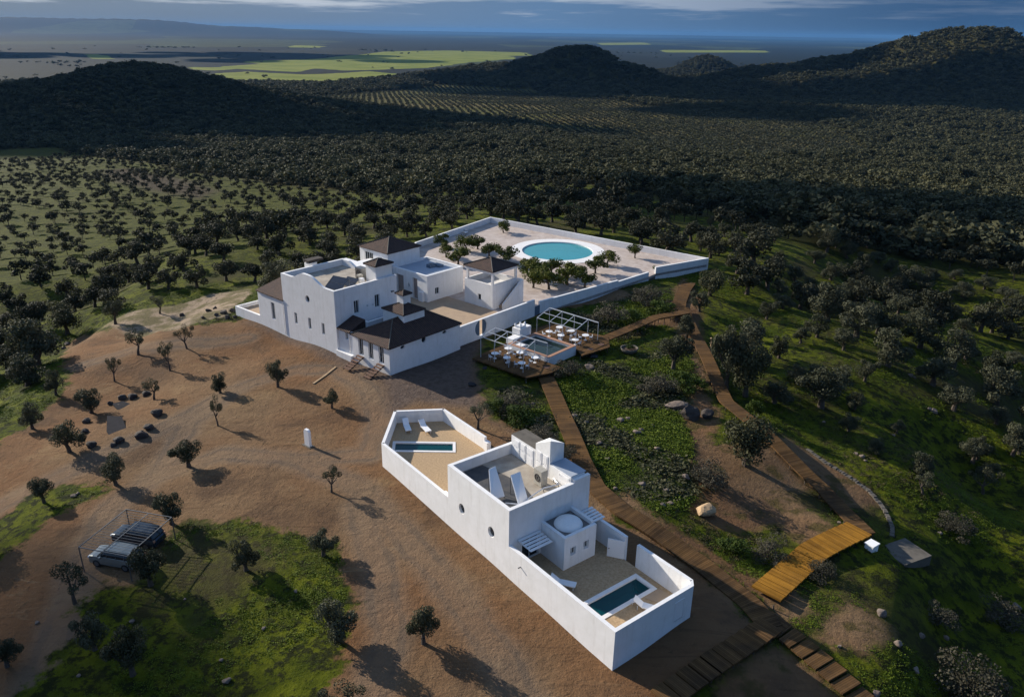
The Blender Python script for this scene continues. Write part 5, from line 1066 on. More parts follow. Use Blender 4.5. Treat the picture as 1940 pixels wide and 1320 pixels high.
for (x, y, w) in [(1668, 1162, 22), (1702, 1222, 18), (1745, 1205, 13), (1792, 1208, 13), (1590, 1225, 10), (1735, 1270, 16), (1660, 1315, 18), (1925, 1150, 18)]: rock(x, y, w, 'rough stone among the low plants below the stone wall at lower right', 'rock', .8, 'stone', 'stones among the plants at lower right')
for (x, y, w) in [(1632, 865, 12), (1622, 860, 10), (1640, 873, 8), (1725, 712, 12), (1733, 716, 8), (1770, 780, 16), (1760, 775, 10), (1693, 825, 8), (1545, 735, 8), (1560, 800, 8), (1590, 990, 8), (1780, 1010, 10), (1750, 905, 8)]: rock(x, y, w, 'small pale stone on the sunlit grass of the olive grove at right', 'rock', .6, 'stone', 'pale stones in the right grove')
for (x, y, w) in [(140, 940, 12), (148, 935, 9), (128, 652, 12), (121, 660, 10), (225, 768, 8), (70, 1180, 10), (430, 1290, 18), (250, 1178, 12), (350, 1135, 7), (150, 1280, 10), (500, 1190, 10), (420, 1250, 10), (560, 1120, 10)]: rock(x, y, w, 'small pale stone at the grassy edge of the brown lot on the left', 'rock', .6, 'stone', 'stones along the grassy edges of the lot')
for (x, y, w) in [(395, 590, 12), (410, 598, 10), (425, 594, 16), (408, 585, 10), (440, 590, 12), (385, 603, 9), (345, 598, 10), (445, 602, 10), (430, 603, 12)]: rock(x, y, w, 'brown broken rock in the heap at the left end of the farmhouse terrace wall', 'darkrock', .8, 'stone', 'rubble heap left of the farmhouse')
# earth bank left of terrace
b1 = gt(428, 602)
# dry-stone wall on the right
swp = [(1530, 852), (1565, 878), (1610, 905), (1645, 930), (1668, 955), (1680, 975), (1690, 1000), (1690, 1018)]
sw = empty('dry_stone_wall', gt(*swp[3]), 0, 'low curved dry-stone retaining wall right of the long boardwalk', 'stone wall')
P = [gt(*p) for p in swp]; b1 = MB(); rr_ = random.Random(3)
for i in range(len(P)-1):
    L_ = np.hypot(*(P[i+1]-P[i])[:2]); k = int(L_/.3)+1
    for j in range(k):
        c = P[i]+(P[i+1]-P[i])*(j/k); a = math.degrees(math.atan2(*(P[i+1]-P[i])[:2][::-1]))+rr_.uniform(-9, 9); z = T1(c[0], c[1])
        for lay in range(2):
            F = Fr((c[0], c[1]), a); s_ = rr_.uniform(.10, .17); b1.box(F, -s_, s_, -.2+rr_.uniform(-.05, .05), .2, z-.4+lay*.42, z+.0+lay*.15+rr_.uniform(-.06, .08))
b1.build('stones', M['concrete'], sw)
# low kerb wall on the gravel side and plank near steps
ln = [(595, 728), (618, 712), (638, 696)]; P = [gt(*p) for p in ln]; b1 = MB()
for i in range(2): wallrun(b1, P[i], P[i+1], P[i][2]-.1, P[i+1][2]-.1, P[i][2]+.12, P[i+1][2]+.12, .25)
tag(b1.build('stone_kerb', M['gravel']), 'thin pale stone kerb on the brown lot in front of the timber steps', 'kerb')

# ================================================================== CARPORT + CARS
Z0 = -.62
cpt = empty('carport_frame', gp(230, 1010, Z0), 0, 'open grey steel carport frame with thin roof bars over the two parked cars', 'carport')
A_, B_, C_, D_ = gp(149, 1036, 1.9), gp(239, 964.5, 1.9), gp(325, 979.5, 1.9), None
D_ = A_+(C_-B_); Q = [A_, B_, C_, D_]
def tb(nm, p, q, w=.05, par=cpt, m='greymetal'): b = MB(); b.tube(tuple(p), tuple(q), w, n=4); return b.build(nm, M[m], par)
for i in range(4): tb('edge_beam', Q[i], Q[(i+1) % 4], .045); tb('post', (Q[i][0], Q[i][1], T1(Q[i][0], Q[i][1])-.2), Q[i], .05)
tb('middle_beam', (Q[0]+Q[3])/2, (Q[1]+Q[2])/2, .04)
for k in range(1, 17): t = k/17; tb('roof_bar', Q[0]+(Q[1]-Q[0])*t, Q[3]+(Q[2]-Q[3])*t, .018)
def car(c, ang, paint, label, L_=4.45, W=1.82, H=1.66, pickup=False):
    z0 = T1(c[0], c[1]); F = Fr(c[:2], math.degrees(ang)); e = empty('parked_car', (c[0], c[1], z0), ang, label, 'car')
    ws = [(-1.0, 1.0)]
    def loft(secs, m, nm, par=e):   # secs: (x, halfwidth_bottom, halfwidth_top, zb, zt)
        b = MB(); vs = []
        for x, wb_, wt_, zb, zt in secs:
            zm = zb+(zt-zb)*.55; wm = max(wb_, wt_)
            vs += [F.W(x, -wb_*.94, z0+zb), F.W(x, -wm, z0+zb+.1), F.W(x, -wm, z0+zm), F.W(x, -wt_*.97, z0+zt-.04), F.W(x, -wt_*.85, z0+zt), F.W(x, wt_*.85, z0+zt), F.W(x, wt_*.97, z0+zt-.04), F.W(x, wm, z0+zm), F.W(x, wm, z0+zb+.1), F.W(x, wb_*.94, z0+zb)]
        k = 10; fs = []
        for i in range(len(secs)-1):
            for j in range(k): fs.append((i*k+j, i*k+(j+1) % k, (i+1)*k+(j+1) % k, (i+1)*k+j))
        fs += [tuple(range(k)), tuple(range((len(secs)-1)*k, len(secs)*k))[::-1]]
        b.add(vs, fs); return b.build(nm, M[m], par, smooth=False)
    hw = W/2
    body = loft([(-L_/2, hw*.8, hw*.78, .35, .80), (-L_/2+.12, hw*.95, hw*.9, .25, .95), (-L_/2+.5, hw, hw*.95, .25, 1.02), (-1.0, hw, hw*.96, .25, 1.06), (.6, hw, hw*.96, .25, 1.06), (L_/2-.9, hw, hw*.95, .25, 1.04), (L_/2-.12, hw*.96, hw*.92, .27, .98), (L_/2, hw*.85, hw*.82, .38, .85)], paint, 'body')
    cab = loft([(-1.25, hw*.92, hw*.90, 1.0, 1.07), (-.55, hw*.90, hw*.80, 1.0, H-.06), (.9, hw*.90, hw*.80, 1.0, H-.04), (L_/2-.35, hw*.88, hw*.78, 1.0, H-.14), (L_/2-.12, hw*.85, hw*.8, 1.0, 1.1)], 'glass', 'window')
    loft([(-.6, hw*.74, hw*.72, H-.10, H-.01), (0, hw*.78, hw*.76, H-.08, H+.02), (1.0, hw*.78, hw*.76, H-.08, H+.02), (L_/2-.4, hw*.74, hw*.72, H-.14, H-.06)], paint, 'roof')
    for x in (-.35, .55, 1.35):
        for s_ in (-1, 1): b = MB(); b.tube(F.W(x, s_*hw*.915, z0+1.03), F.W(x+.02, s_*hw*.80, z0+H-.08), .035, n=4); b.build('pillar', M[paint], e)
    for x in (-L_/2+.85, L_/2-.85):
        for s_ in (-1, 1):
            b = MB(); b.tube(F.W(x, s_*(hw-.2), z0+.34), F.W(x, s_*(hw+.015), z0+.34), .35, n=20); w_ = b.build('wheel', M['tyre'], e)
            b = MB(); b.tube(F.W(x, s_*(hw+.012), z0+.34), F.W(x, s_*(hw+.03), z0+.34), .22, n=12); b.build('rim', M['greymetal'], w_)
    for s_ in (-1, 1):
        b = MB(); b.box(F, -L_/2+.0, -L_/2+.16, s_*hw*.72-.17, s_*hw*.72+.17, z0+.72, z0+.86); b.build('headlight', M['lamp'], e)
        b = MB(); b.box(F, L_/2-.14, L_/2+.0, s_*hw*.76-.1, s_*hw*.76+.1, z0+.78, z0+.98); b.build('tail_light', M['brick'], e)
        b = MB(); b.box(F, -.95, -.78, s_*(hw+.09)-.1, s_*(hw+.09)+.1, z0+1.0, z0+1.14); b.build('mirror', M[paint], e)
    b = MB(); b.box(F, -L_/2-.03, -L_/2+.03, -.5, .5, z0+.45, z0+.66); b.build('grille', M['tyre'], e)
    return e
ca = math.atan2(*(C_-B_)[:2][::-1])
c1 = gp(214, 1050, Z0+.8); c2 = gp(266, 1009, Z0+.8)
car(gp(222, 1052, Z0+.8), ca+.02, 'carwhite', 'pale silver parked car nearer the camera under the carport frame, partly behind an olive tree')
car(gp(262, 1012, Z0+.8), ca, 'cardark', 'dark blue-grey parked car farther from the camera under the carport frame')
# white furniture in the pool garden, far corner
for i, (x, y) in enumerate(((868, 441), (877, 446), (885, 442))):
    p = gp(x, y, 2.0); a = (0.4, 1.2, 2.3)[i]
    lounger(p, p+np.array([math.cos(a), math.sin(a), 0]), 2.0, 'white lounger in the far left of the pool garden, '+('nearest the wall', 'middle of three', 'farthest from the wall')[i], 'white loungers in the pool garden')

# ================================================================== TREES (hand placed)
LOT = [('sparse',262,672,616,48,'thin wide olive at the pale track, left of its slimmer neighbour'),
('sparse',354,660,612,34,'slim olive near the pale track, right of its wider neighbour'),
('sparse',322,702,645,34,'young twisted olive alone between the pale track and the middle of the lot'),
('sparse',217,722,672,32,'smallest slender olive at the left of the upper lot'),
('sparse',292,757,710,42,'ragged olive directly above the boulder ring'),
('olive',417,744,700,38,'compact dark olive in the centre of the upper lot'),
('olive',527,733,672,42,'round olive with a green tuft at its foot below the farmhouse gable'),
('olive',629,773,732,34,'small olive on the lot nearest the timber steps'),
('sparse',413,806,744,32,'leaning thin olive left of the white monolith'),
('olive',358,884,824,62,'dense round olive standing alone in the middle of the brown lot'),
('sparse',628,932,880,46,'two-headed spindly olive close to the guest house yard wall'),
('olive',174,782,724,54,'full olive at the left rim of the boulder ring'),
('olive',132,856,786,62,'dark olive left of the slate slab'),
('olive',220,918,850,58,'leaning olive at the tip of the green strip beside the dirt road'),
('olive',84,952,892,48,'olive on the green strip at the far left'),
('olive',62,812,752,46,'olive on the left edge of the lot above the dirt road'),
('olive',326,992,918,62,'bushy olive behind the carport frame'),
('olive',106,748,694,40,'olive at the grassy left edge of the lot'),
('oak',44,718,662,50,'big dark round oak at the far left beyond the lot'),
('olive',219,614,560,42,'olive where the pale track meets the left grass'),
('oak',128,632,568,66,'broad dark oak on the grass left of the pale track'),
('sparse',303,594,556,34,'thin olive on the pale track at the top'),
('sparse',142,1142,1052,74,'grey wispy olive on the dirt road left of the cars'),
('olive',14,1262,1196,66,'olive cut by the left edge of the picture'),
('olive',286,1108,1020,74,'olive in front of the parked cars'),
('olive',466,1080,1008,62,'dark olive at the top edge of the large green patch'),
('olive',613,1052,990,62,'dark round olive at the upper right corner of the green patch'),
('olive',638,1212,1118,88,'large olive on the right edge of the green patch'),
('olive',802,1218,1134,66,'olive alone on the brown earth below the guest house'),
('olive',252,1278,1172,84,'large shaded olive in the lower left green patch'),
('sparse',905,812,757,54,'forked olive right behind the back yard wall of the guest house'),
('olive',180,1230,1150,70,'dark olive at the left rim of the green patch'),
('sparse',650,1345,1280,90,'olive cut off by the bottom edge of the picture')]
for k, x, y, yt, w, lab in LOT: ptree(k, x, y, yt, w, lab, name='oak_tree' if k == 'oak' else 'olive_tree')
g_ = 'citrus trees of the pool garden'; l_ = 'small leafy fruit tree in the pale garden around the round pool'
for x, y, yt, w, lab in [(954,441,418,24,'lone fruit tree near the far corner of the pool garden'),(1203,489,463,26,'lone fruit tree at the right of the pool garden'),(838,468,450,28,l_),(845,487,462,26,l_),(884,476,455,36,l_),(905,472,452,32,l_),(927,488,468,34,l_),(958,498,467,38,l_),(1000,520,488,38,l_),(1020,530,492,42,l_),(1045,522,490,36,l_),(1075,540,500,44,l_),(1040,548,508,46,l_),(1010,545,510,40,l_),(1108,545,508,38,l_),(1128,518,488,36,l_),(1150,502,474,36,l_),(1092,528,505,30,l_),(868,502,484,40,l_),(922,545,520,22,'little fruit tree on the open loggia side behind the pavilion')]:
    x_ = gp(x, y, 2.0); xx, yy, d = project(x_); w_ = w*1.25*d/FPX; h_ = max(w_*.7, (y-yt)*d/FPX*1.1)
    tree('citrus', 'fruit_tree', x_, w_, h_, lab, 'tree', g_ if lab == l_ else None)
for x, y, yt, w, k, lab in [(968,778,738,74,'scrub','grey twiggy shrub left of the boardwalk, below the front corner of the dining deck'),(1078,712,672,52,'scrub','grey twiggy shrub against the basin wall at the front of the dining deck'),
 (985,800,768,70,'bush','green shrub between the boardwalk and the gravel path'),(940,780,745,44,'bush','bright green shrub on the edge of the gravel path'),(1030,840,795,62,'scrub','olive-grey shrub just behind the guest house chimney'),(1060,870,825,56,'scrub','shrub against the boardwalk behind the guest house'),
 (1152,612,556,76,'scrub','tall grey shrub between the pergola and the garden wall'),(1225,572,532,64,'scrub','grey shrub under the wall of the pool garden near its gate'),(1200,612,576,50,'bush','green shrub above the short sunlit boardwalk'),(1250,598,560,60,'bush','dark green shrub left of the boardwalk stub'),
 (1128,655,632,34,'scrub','low shrub behind the right pergola'),(1275,700,620,66,'olive','grey-green olive in the angle of the two boardwalks'),(1248,742,690,70,'scrub','broad shrub on the green bank left of the long boardwalk'),(1298,735,690,72,'bush','green shrub leaning over the long boardwalk'),
 (1412,880,778,112,'oak','large round evergreen oak standing over the long boardwalk'),(1345,925,850,76,'scrub','shrub left of the large oak'),(1375,740,600,66,'olive','tall slim grey olive right of the long boardwalk'),(1412,750,640,86,'oak','dense dark oak between the long boardwalk and the right grove'),
 (1325,590,545,44,'olive','olive beside the boardwalk stub'),(1345,560,500,60,'oak','dark oak at the right corner of the pool garden'),(1300,640,590,44,'olive','small olive at the fork of the boardwalks'),(1455,1055,1005,70,'scrub','low scrubby growth beside the golden timber steps'),
 (1390,1045,1000,60,'bush','low green bush on the brown slope left of the timber steps'),(1835,1330,1210,130,'scrub','big grey-green shrub at the lower right corner'),(1430,790,748,40,'bush','green shrub right of the long boardwalk, above the large oak'),(1555,1090,1050,60,'scrub','shrub below the timber steps'),
 (1240,520,500,18,'bush','small green tree against the outside of the pool garden wall')]:
    cat = 'tree' if k in ('olive', 'oak') else 'shrub'
    ptree(k, x, y, yt, w, lab, name={'olive': 'olive_tree', 'oak': 'oak_tree', 'scrub': 'shrub', 'bush': 'shrub'}[k], cat=cat)
# right grove, from the photograph (zoom coordinates of the 1240,400 crop, 2.64x)
GR = [(20,125,60,56),(90,195,110,66),(230,200,90,70),(280,75,18,50),(350,130,48,70),(390,170,100,50),(540,200,125,70),(600,150,75,70),(320,225,150,60),(460,300,225,60),(620,275,190,66),(700,345,260,80),(860,205,80,100),(960,235,140,90),
(800,260,180,80),(880,345,240,100),(1040,310,190,90),(770,415,320,96),(985,410,325,96),(890,475,365,90),(640,490,400,110),(560,540,430,90),(620,420,330,80),(490,640,520,90),(990,560,435,120),(1250,380,250,130),(1340,400,290,110),(1210,390,300,90),
(1335,520,375,130),(1215,520,400,110),(1300,560,470,90),(1217,600,490,110),(812,630,500,110),(730,660,560,80),(945,695,565,110),(620,735,600,100),(430,850,690,120),(600,960,820,150),(710,860,755,100),(810,860,745,90),(920,890,750,130),(1050,850,715,100),
(1000,990,890,90),(1390,870,690,170),(1495,995,840,150),(1555,740,610,110),(1690,840,670,130),(1540,610,520,90),(1500,540,460,80),(1640,560,450,100),(1768,640,540,110),(1705,925,810,90),(1540,430,340,110),(1500,340,280,80),(1750,445,365,100),(1830,500,400,90),
(1650,390,310,90),(1710,1065,950,110),(1790,1220,1030,130),(1590,1255,1110,130),(1105,1210,1120,90),(970,1100,1000,90),(1210,1110,1030,70),(1330,1310,1230,110),(1440,520,440,80),(1380,340,270,80),(1120,260,190,70),(1180,300,230,70),(1660,1330,1230,110),(1800,760,690,90)]
for x, y, yt, w in GR: ptree('olive', 1240+x/2.64, 400+y/2.64, 400+yt/2.64, w/2.64*1.22, 'grey-green olive on the sunlit grassy slope right of the boardwalks', group='olives of the right grove')
for x, y, yt, w, kk in [(1745, 900, 845, 50, 'olive'), (1850, 870, 815, 50, 'olive'), (1748, 935, 885, 50, 'sparse'), (1862, 935, 880, 55, 'sparse'), (1810, 1010, 960, 70, 'scrub'), (1900, 1180, 1120, 80, 'scrub'), (1780, 1180, 1140, 70, 'scrub'), (1930, 860, 800, 50, 'olive')]: ptree(kk, x, y, yt, w, 'scrubby grey tree in the shade of the lower right slope', group='shaded trees at lower right')

# ================================================================== ORCHARD, WOOD, ROWS
def keepout(X, Y):
    m = np.zeros(X.shape, bool)
    for p in REG['lot']+REG['pale']+[COURT, NEAR_OUT, FARM]: m |= sdf(p, X, Y) > -3.0
    return m
def hexpts(r0, r1, sp, jit, az0=-42, az1=42, rs=None):
    n = int(r1*2/sp)+2; i, j = np.meshgrid(np.arange(-n, n), np.arange(-2, n), indexing='ij')
    X = (i+0.5*(j % 2))*sp; Y = j*sp*.866
    X = X.ravel()+rs.uniform(-jit, jit, X.size)*sp; Y = Y.ravel()+rs.uniform(-jit, jit, Y.size)*sp
    r = np.hypot(X, Y); a = np.degrees(np.arctan2(X, Y)); k = (r > r0) & (r < r1) & (a > az0) & (a < az1); return X[k], Y[k]
rs = np.random.RandomState(11)
placed = np.array([[o.location.x, o.location.y] for o in COL.objects if o.type == 'EMPTY' and o.get('category') in ('tree',)])
# orchard grid (rows follow the slope)
n = 90; i, j = np.meshgrid(np.arange(-n, n), np.arange(-n, n), indexing='ij'); th = R(57); a_ = 8.6; b_ = 6.6
X = (i*math.cos(th)*a_-j*math.sin(th)*b_).ravel(); Y = (i*math.sin(th)*a_+j*math.cos(th)*b_).ravel()+200
X = X+rs.normal(0, 1.5, X.size); Y = Y+rs.normal(0, 1.5, Y.size)
r = np.hypot(X, Y); az = np.arctan2(X, Y)
ok = (r > 70) & (r < rforest(az)+6) & (np.abs(az) < R(40)) & ~keepout(X, Y)
ok &= rs.rand(X.size) < np.where(nz(X, Y, 38., 1.7) > .75, .35, .93)*np.where((az < R(-10)) & (r > 215), .78, 1.0)
right = (az > R(4)) & (r < 215) & (rs.rand(X.size) < .22)
ok &= ~right; ok &= ~((az > R(-2)) & (az < R(14)) & (r < 130)); ok &= ~((az > R(2)) & (r < 92))
for p in REG['bank']+REG['brownpatch']+REG['gravelpath']: ok &= sdf(p, X, Y) < -2.0
ok &= ~((az > R(-12)) & (az < R(5)) & (r < 128))
X, Y = X[ok], Y[ok]
d2 = np.min(np.hypot(X[:, None]-placed[None, :, 0], Y[:, None]-placed[None, :, 1]), axis=1); X, Y = X[d2 > 4.2], Y[d2 > 4.2]
r = np.hypot(X, Y); o_ = np.argsort(r); X, Y, r = X[o_], Y[o_], r[o_]
Zt = T(X, Y); nind = 300-len(placed)-1
orch_pts = []
for q in range(len(X)):
    az_ = math.atan2(X[q], Y[q]); left = az_ < R(-3)
    w = (np.interp(r[q], [120, 190, 260, 400], [5.2, 4.6, 2.8, 2.6])+1.2*rs.rand())*(0.92 if left else 1.15)
    if rs.rand() < (.16 if left else .05): w *= 1.45
    h = w*(0.80+0.2*rs.rand())
    if q < nind:
        tree('grove' if r[q] > 135 else 'olive', 'olive_tree', (X[q], Y[q], Zt[q]), w, h, ('dark rounded olive of the orchard on the slope left of the farmhouse' if left else 'olive on the striped sunlit grass behind the pool garden'), 'tree', 'olives of the left orchard' if left else 'olives behind the pool garden')
    else: orch_pts.append((X[q], Y[q], Zt[q], w, h, rs.uniform(0, 6.28)))
# ---- instanced stuff: prototypes live in the same mesh and are picked by a small node tree
def gn_tree(K):
    ng = bpy.data.node_groups.new('scatter%d' % K, 'GeometryNodeTree')
    ng.interface.new_socket('Geometry', in_out='INPUT', socket_type='NodeSocketGeometry'); ng.interface.new_socket('Geometry', in_out='OUTPUT', socket_type='NodeSocketGeometry')
    N = ng.nodes; L = ng.links; gi = N.new('NodeGroupInput'); go = N.new('NodeGroupOutput')
    def attr(nm, ty): a = N.new('GeometryNodeInputNamedAttribute'); a.data_type = ty; a.inputs['Name'].default_value = nm; return a.outputs['Attribute']
    kind = attr('kind', 'INT')
    def sep(k):
        c = N.new('FunctionNodeCompare'); c.data_type = 'INT'; c.operation = 'EQUAL'; L.new(kind, c.inputs[2]); c.inputs[3].default_value = k
        s = N.new('GeometryNodeSeparateGeometry'); s.domain = 'POINT'; L.new(gi.outputs[0], s.inputs['Geometry']); L.new(c.outputs[0], s.inputs['Selection']); return s.outputs['Selection']
    j = N.new('GeometryNodeJoinGeometry')
    for k in range(1, K+1):
        g = N.new('GeometryNodeGeometryToInstance'); L.new(sep(k), g.inputs[0]); L.new(g.outputs[0], j.inputs[0])
    ip = N.new('GeometryNodeInstanceOnPoints'); L.new(sep(0), ip.inputs['Points']); L.new(j.outputs[0], ip.inputs['Instance']); ip.inputs['Pick Instance'].default_value = True
    L.new(attr('pick', 'INT'), ip.inputs['Instance Index'])
    e2r = N.new('FunctionNodeEulerToRotation'); L.new(attr('rot', 'FLOAT_VECTOR'), e2r.inputs[0]); L.new(e2r.outputs[0], ip.inputs['Rotation'])
    L.new(attr('scl', 'FLOAT_VECTOR'), ip.inputs['Scale']); L.new(ip.outputs[0], go.inputs[0]); return ng
def stuff(name, pts, protos, mats, label=None, cat=None):
    """pts: array n x 6 (x, y, z, w, h, rot); protos: list of (V, F, material index per face)"""
    pts = np.asarray(pts, float); n = len(pts); V = [pts[:, :3]]; F = []; MI = []; kind = [np.zeros(n, int)]; off = n
    for k, (v, f, mi) in enumerate(protos):
        V.append(v); F += [tuple(int(a)+off for a in q) for q in f]; MI += list(mi); kind.append(np.full(len(v), k+1)); off += len(v)
    V = np.concatenate(V); kind = np.concatenate(kind); me = bpy.data.meshes.new(name); me.from_pydata(V.tolist(), [], F)
    for m in mats: me.materials.append(m)
    me.polygons.foreach_set('material_index', MI)
    N_ = len(V); pk = np.zeros(N_, int); pk[:n] = rs.randint(0, len(protos), n); ro = np.zeros((N_, 3)); ro[:n, 2] = pts[:, 5]; sc = np.ones((N_, 3)); sc[:n, 0] = sc[:n, 1] = pts[:, 3]; sc[:n, 2] = pts[:, 4]
    for nm, ty, dat, key in (('kind', 'INT', kind, 'value'), ('pick', 'INT', pk, 'value'), ('rot', 'FLOAT_VECTOR', ro.ravel(), 'vector'), ('scl', 'FLOAT_VECTOR', sc.ravel(), 'vector')):
        a = me.attributes.new(nm, ty, 'POINT'); a.data.foreach_set(key, dat)
    o = bpy.data.objects.new(name, me); COL.objects.link(o); md = o.modifiers.new('scatter', 'NODES'); md.node_group = gn_tree(len(protos)); tag(o, label, cat, kind='stuff'); return o
def proto(seed, n, leaf, nl, trunk=True, **kw):
    V, F, C = crown_np(seed, nl=nl, n=n, leaf=leaf, **kw); F = [tuple(f) for f in F]; mi = [0]*len(F)
    # solid dark core so far crowns stay opaque
    if trunk:
        k = len(V); tv = [(0.03*math.cos(a), 0.03*math.sin(a), z) for z in (-.08, .45) for a in (0, 2.1, 4.2)]
        V = np.concatenate([V, np.array(tv)]); F += [(k, k+1, k+4, k+3), (k+1, k+2, k+5, k+4), (k+2, k, k+3, k+5)]; mi += [1]*3
    return V, F, mi
PO = [proto(200+s, 450, .09, 8) for s in range(4)]
PF = [proto(220+s, 300, .125, 8, zc=.5, rz=.5, lob=.22) for s in range(5)]
PR_ = [proto(240+s, 60, .26, 5, zc=.5, rz=.45, lob=.25) for s in range(3)]
stuff('orchard_trees', orch_pts, PO, [M['grovelf'], M['bark']], 'many small dark olives dotting the far grassy slopes beyond the estate', 'orchard')
# wood
def inmask(X, Y, thr=.5): return forest_mask(X, Y) > thr
X, Y = hexpts(150, 900, 7.6, .42, rs=rs); k = inmask(X, Y) & ~keepout(X, Y) & (rs.rand(X.size) < np.clip(.98-.5*(nz(X, Y, 60., 5.) > .55)-.5*(nz(X, Y, 23., 2.) > .7), 0, 1)); X, Y = X[k], Y[k]
X2, Y2 = hexpts(900, 1900, 9.5, .33, rs=rs); k = inmask(X2, Y2) & (rs.rand(X2.size) < .93-.45*(nz(X2, Y2, 120., 5.) > .6)); X2, Y2 = X2[k], Y2[k]
X3, Y3 = hexpts(1900, 3050, 15, .35, rs=rs); k = inmask(X3, Y3) & (rs.rand(X3.size) < .95-.4*(nz(X3, Y3, 150., 5.) > .6)); X3, Y3 = X3[k], Y3[k]
X4, Y4 = hexpts(3050, 4600, 17, .35, rs=rs); k = T(X4, Y4) > -132; X4, Y4 = X4[k], Y4[k]
P = []
for (x, y, w0, w1) in ((X, Y, 4.5, 11.5), (X2, Y2, 6.5, 13.5), (X3, Y3, 11, 20), (X4, Y4, 13, 20)):
    w = rs.uniform(w0, w1, len(x)); z = T(x, y); P.append(np.stack([x, y, z, w, w*rs.uniform(.55, .85, len(x)), rs.uniform(0, 6.28, len(x))], 1))
P = np.concatenate(P); print('wood', len(P)); stuff('wood', P, PF, [M['oak'], M['bark']], 'dense dark evergreen wood filling the valley and covering the hills', 'wood')
# planted rows
c = np.array(REG['rows'][0]).mean(0); n = 260; i, j = np.meshgrid(np.arange(-n, n), np.arange(-n, n), indexing='ij'); th = math.atan2(c[0], c[1])*-1+R(12)
X = (c[0]+i*11.5*math.cos(th)-j*8.0*math.sin(th)).ravel(); Y = (c[1]+i*11.5*math.sin(th)+j*8.0*math.cos(th)).ravel(); k = np.max([sdf(p, X, Y) for p in REG['rows']], axis=0) > 3; X, Y = X[k], Y[k]
X += rs.normal(0, .5, X.size); Y += rs.normal(0, .5, X.size); w = rs.uniform(4.2, 6.2, X.size)
stuff('planted_olive_rows', np.stack([X, Y, T(X, Y), w, w*.8, rs.uniform(0, 6, X.size)], 1), PR_, [M['olive'], M['bark']], 'straight rows of small olives on the tan slope in the middle distance', 'orchard rows'); print('rows', len(X))
# trees scattered in the far fields
X, Y = hexpts(3000, 9000, 95, .45, rs=rs); fdm = np.max([sdf(p, X, Y) for p in REG['field']], axis=0) > 0; k = ((nz(X, Y, 300., 3.) > .6) & ~fdm) | (rs.rand(X.size) < .02); X, Y = X[k], Y[k]; w = rs.uniform(14, 34, X.size)
stuff('field_trees', np.stack([X, Y, T(X, Y), w, w*.45, rs.uniform(0, 6, X.size)], 1), PR_, [M['oak'], M['bark']], 'scattered trees and hedgerows on the distant green plain', 'far trees')
# ---- ground cover
def tuft(seed, n, leaf):
    r_ = np.random.RandomState(seed); P = r_.normal(size=(n, 3))*np.array([.28, .28, .12]); P[:, 2] = np.abs(P[:, 2])+.05
    d = r_.normal(size=(n, 3)); d[:, 2] = np.abs(d[:, 2])*1.2+.2; d /= np.linalg.norm(d, axis=1)[:, None]; up = r_.normal(size=(n, 3)); t = np.cross(d, up); t /= np.linalg.norm(t, axis=1)[:, None]; b = np.cross(d, t)
    V = np.stack([P-t*leaf, P-b*leaf*.7, P+t*leaf, P+b*leaf*.7], 1).reshape(-1, 3); F = [tuple(f) for f in np.arange(n*4).reshape(-1, 4)]; return V, F, [0]*n
TU = [tuft(300+s, 30, .10) for s in range(4)]
def cover(name, n, r0, r1, az0, az1, s0, s1, m, label, cat, dens, seed, zf=1.0):
    q = np.random.RandomState(seed); r = np.sqrt(q.uniform(r0**2, r1**2, n)); a = np.radians(q.uniform(az0, az1, n)); X, Y = r*np.sin(a), r*np.cos(a)
    s = np.max([sdf(p, X, Y) for p in REG['lot']], axis=0); blk = np.max([sdf(p, X, Y) for p in REG['brownpatch']+[COURT, NEAR_OUT, FARM]+REG['gravelpath']+REG['pale']], axis=0)
    k = (s < -.2) & (blk < .3) & dens(X, Y, q.rand(n)); X, Y = X[k], Y[k]; w = q.uniform(s0, s1, X.size)
    stuff(name, np.stack([X, Y, T(X, Y)-.03, w, w*zf*q.uniform(.6, 1.3, X.size), q.uniform(0, 6, X.size)], 1), TU, [m], label, cat); print(name, len(X))
cover('ground_herbs', 170000, 25, 150, -40, 40, .2, .75, M['herb'], 'low bright green herbs and grass tufts on the ground around the lot', 'ground cover', lambda X, Y, q: (nz(X, Y, 5., 1.)+nz(X, Y, 2.1, 4.)*.6 > -.1+q*.9), 21, .6)
cover('dry_herbs', 40000, 25, 140, -40, 40, .25, .9, M['dryherb'], 'brownish dry weeds scattered between the green herbs', 'ground cover', lambda X, Y, q: (nz(X, Y, 7., 8.) > .2+q*.8), 22, .6)
cover('bank_scrub', 26000, 60, 128, -1, 24, .5, 1.35, M['herb'], 'patchy low green scrub on the bank between the boardwalks', 'scrub', lambda X, Y, q: (nz(X, Y, 4., 3.)+nz(X, Y, 1.9, 1.)*.7 > .0) & (np.max([sdf(p, X, Y) for p in REG['bank']], axis=0) > 0), 23, .6)
cover('dark_bank_scrub', 4000, 60, 128, -1, 24, .9, 2.2, M['oak'], 'dark low bushes mixed into the green bank between the boardwalks', 'scrub', lambda X, Y, q: (nz(X, Y, 4., 3.)+nz(X, Y, 1.9, 1.)*.7 < -.1) & (np.max([sdf(p, X, Y) for p in REG['bank']], axis=0) > 0), 24, .6)

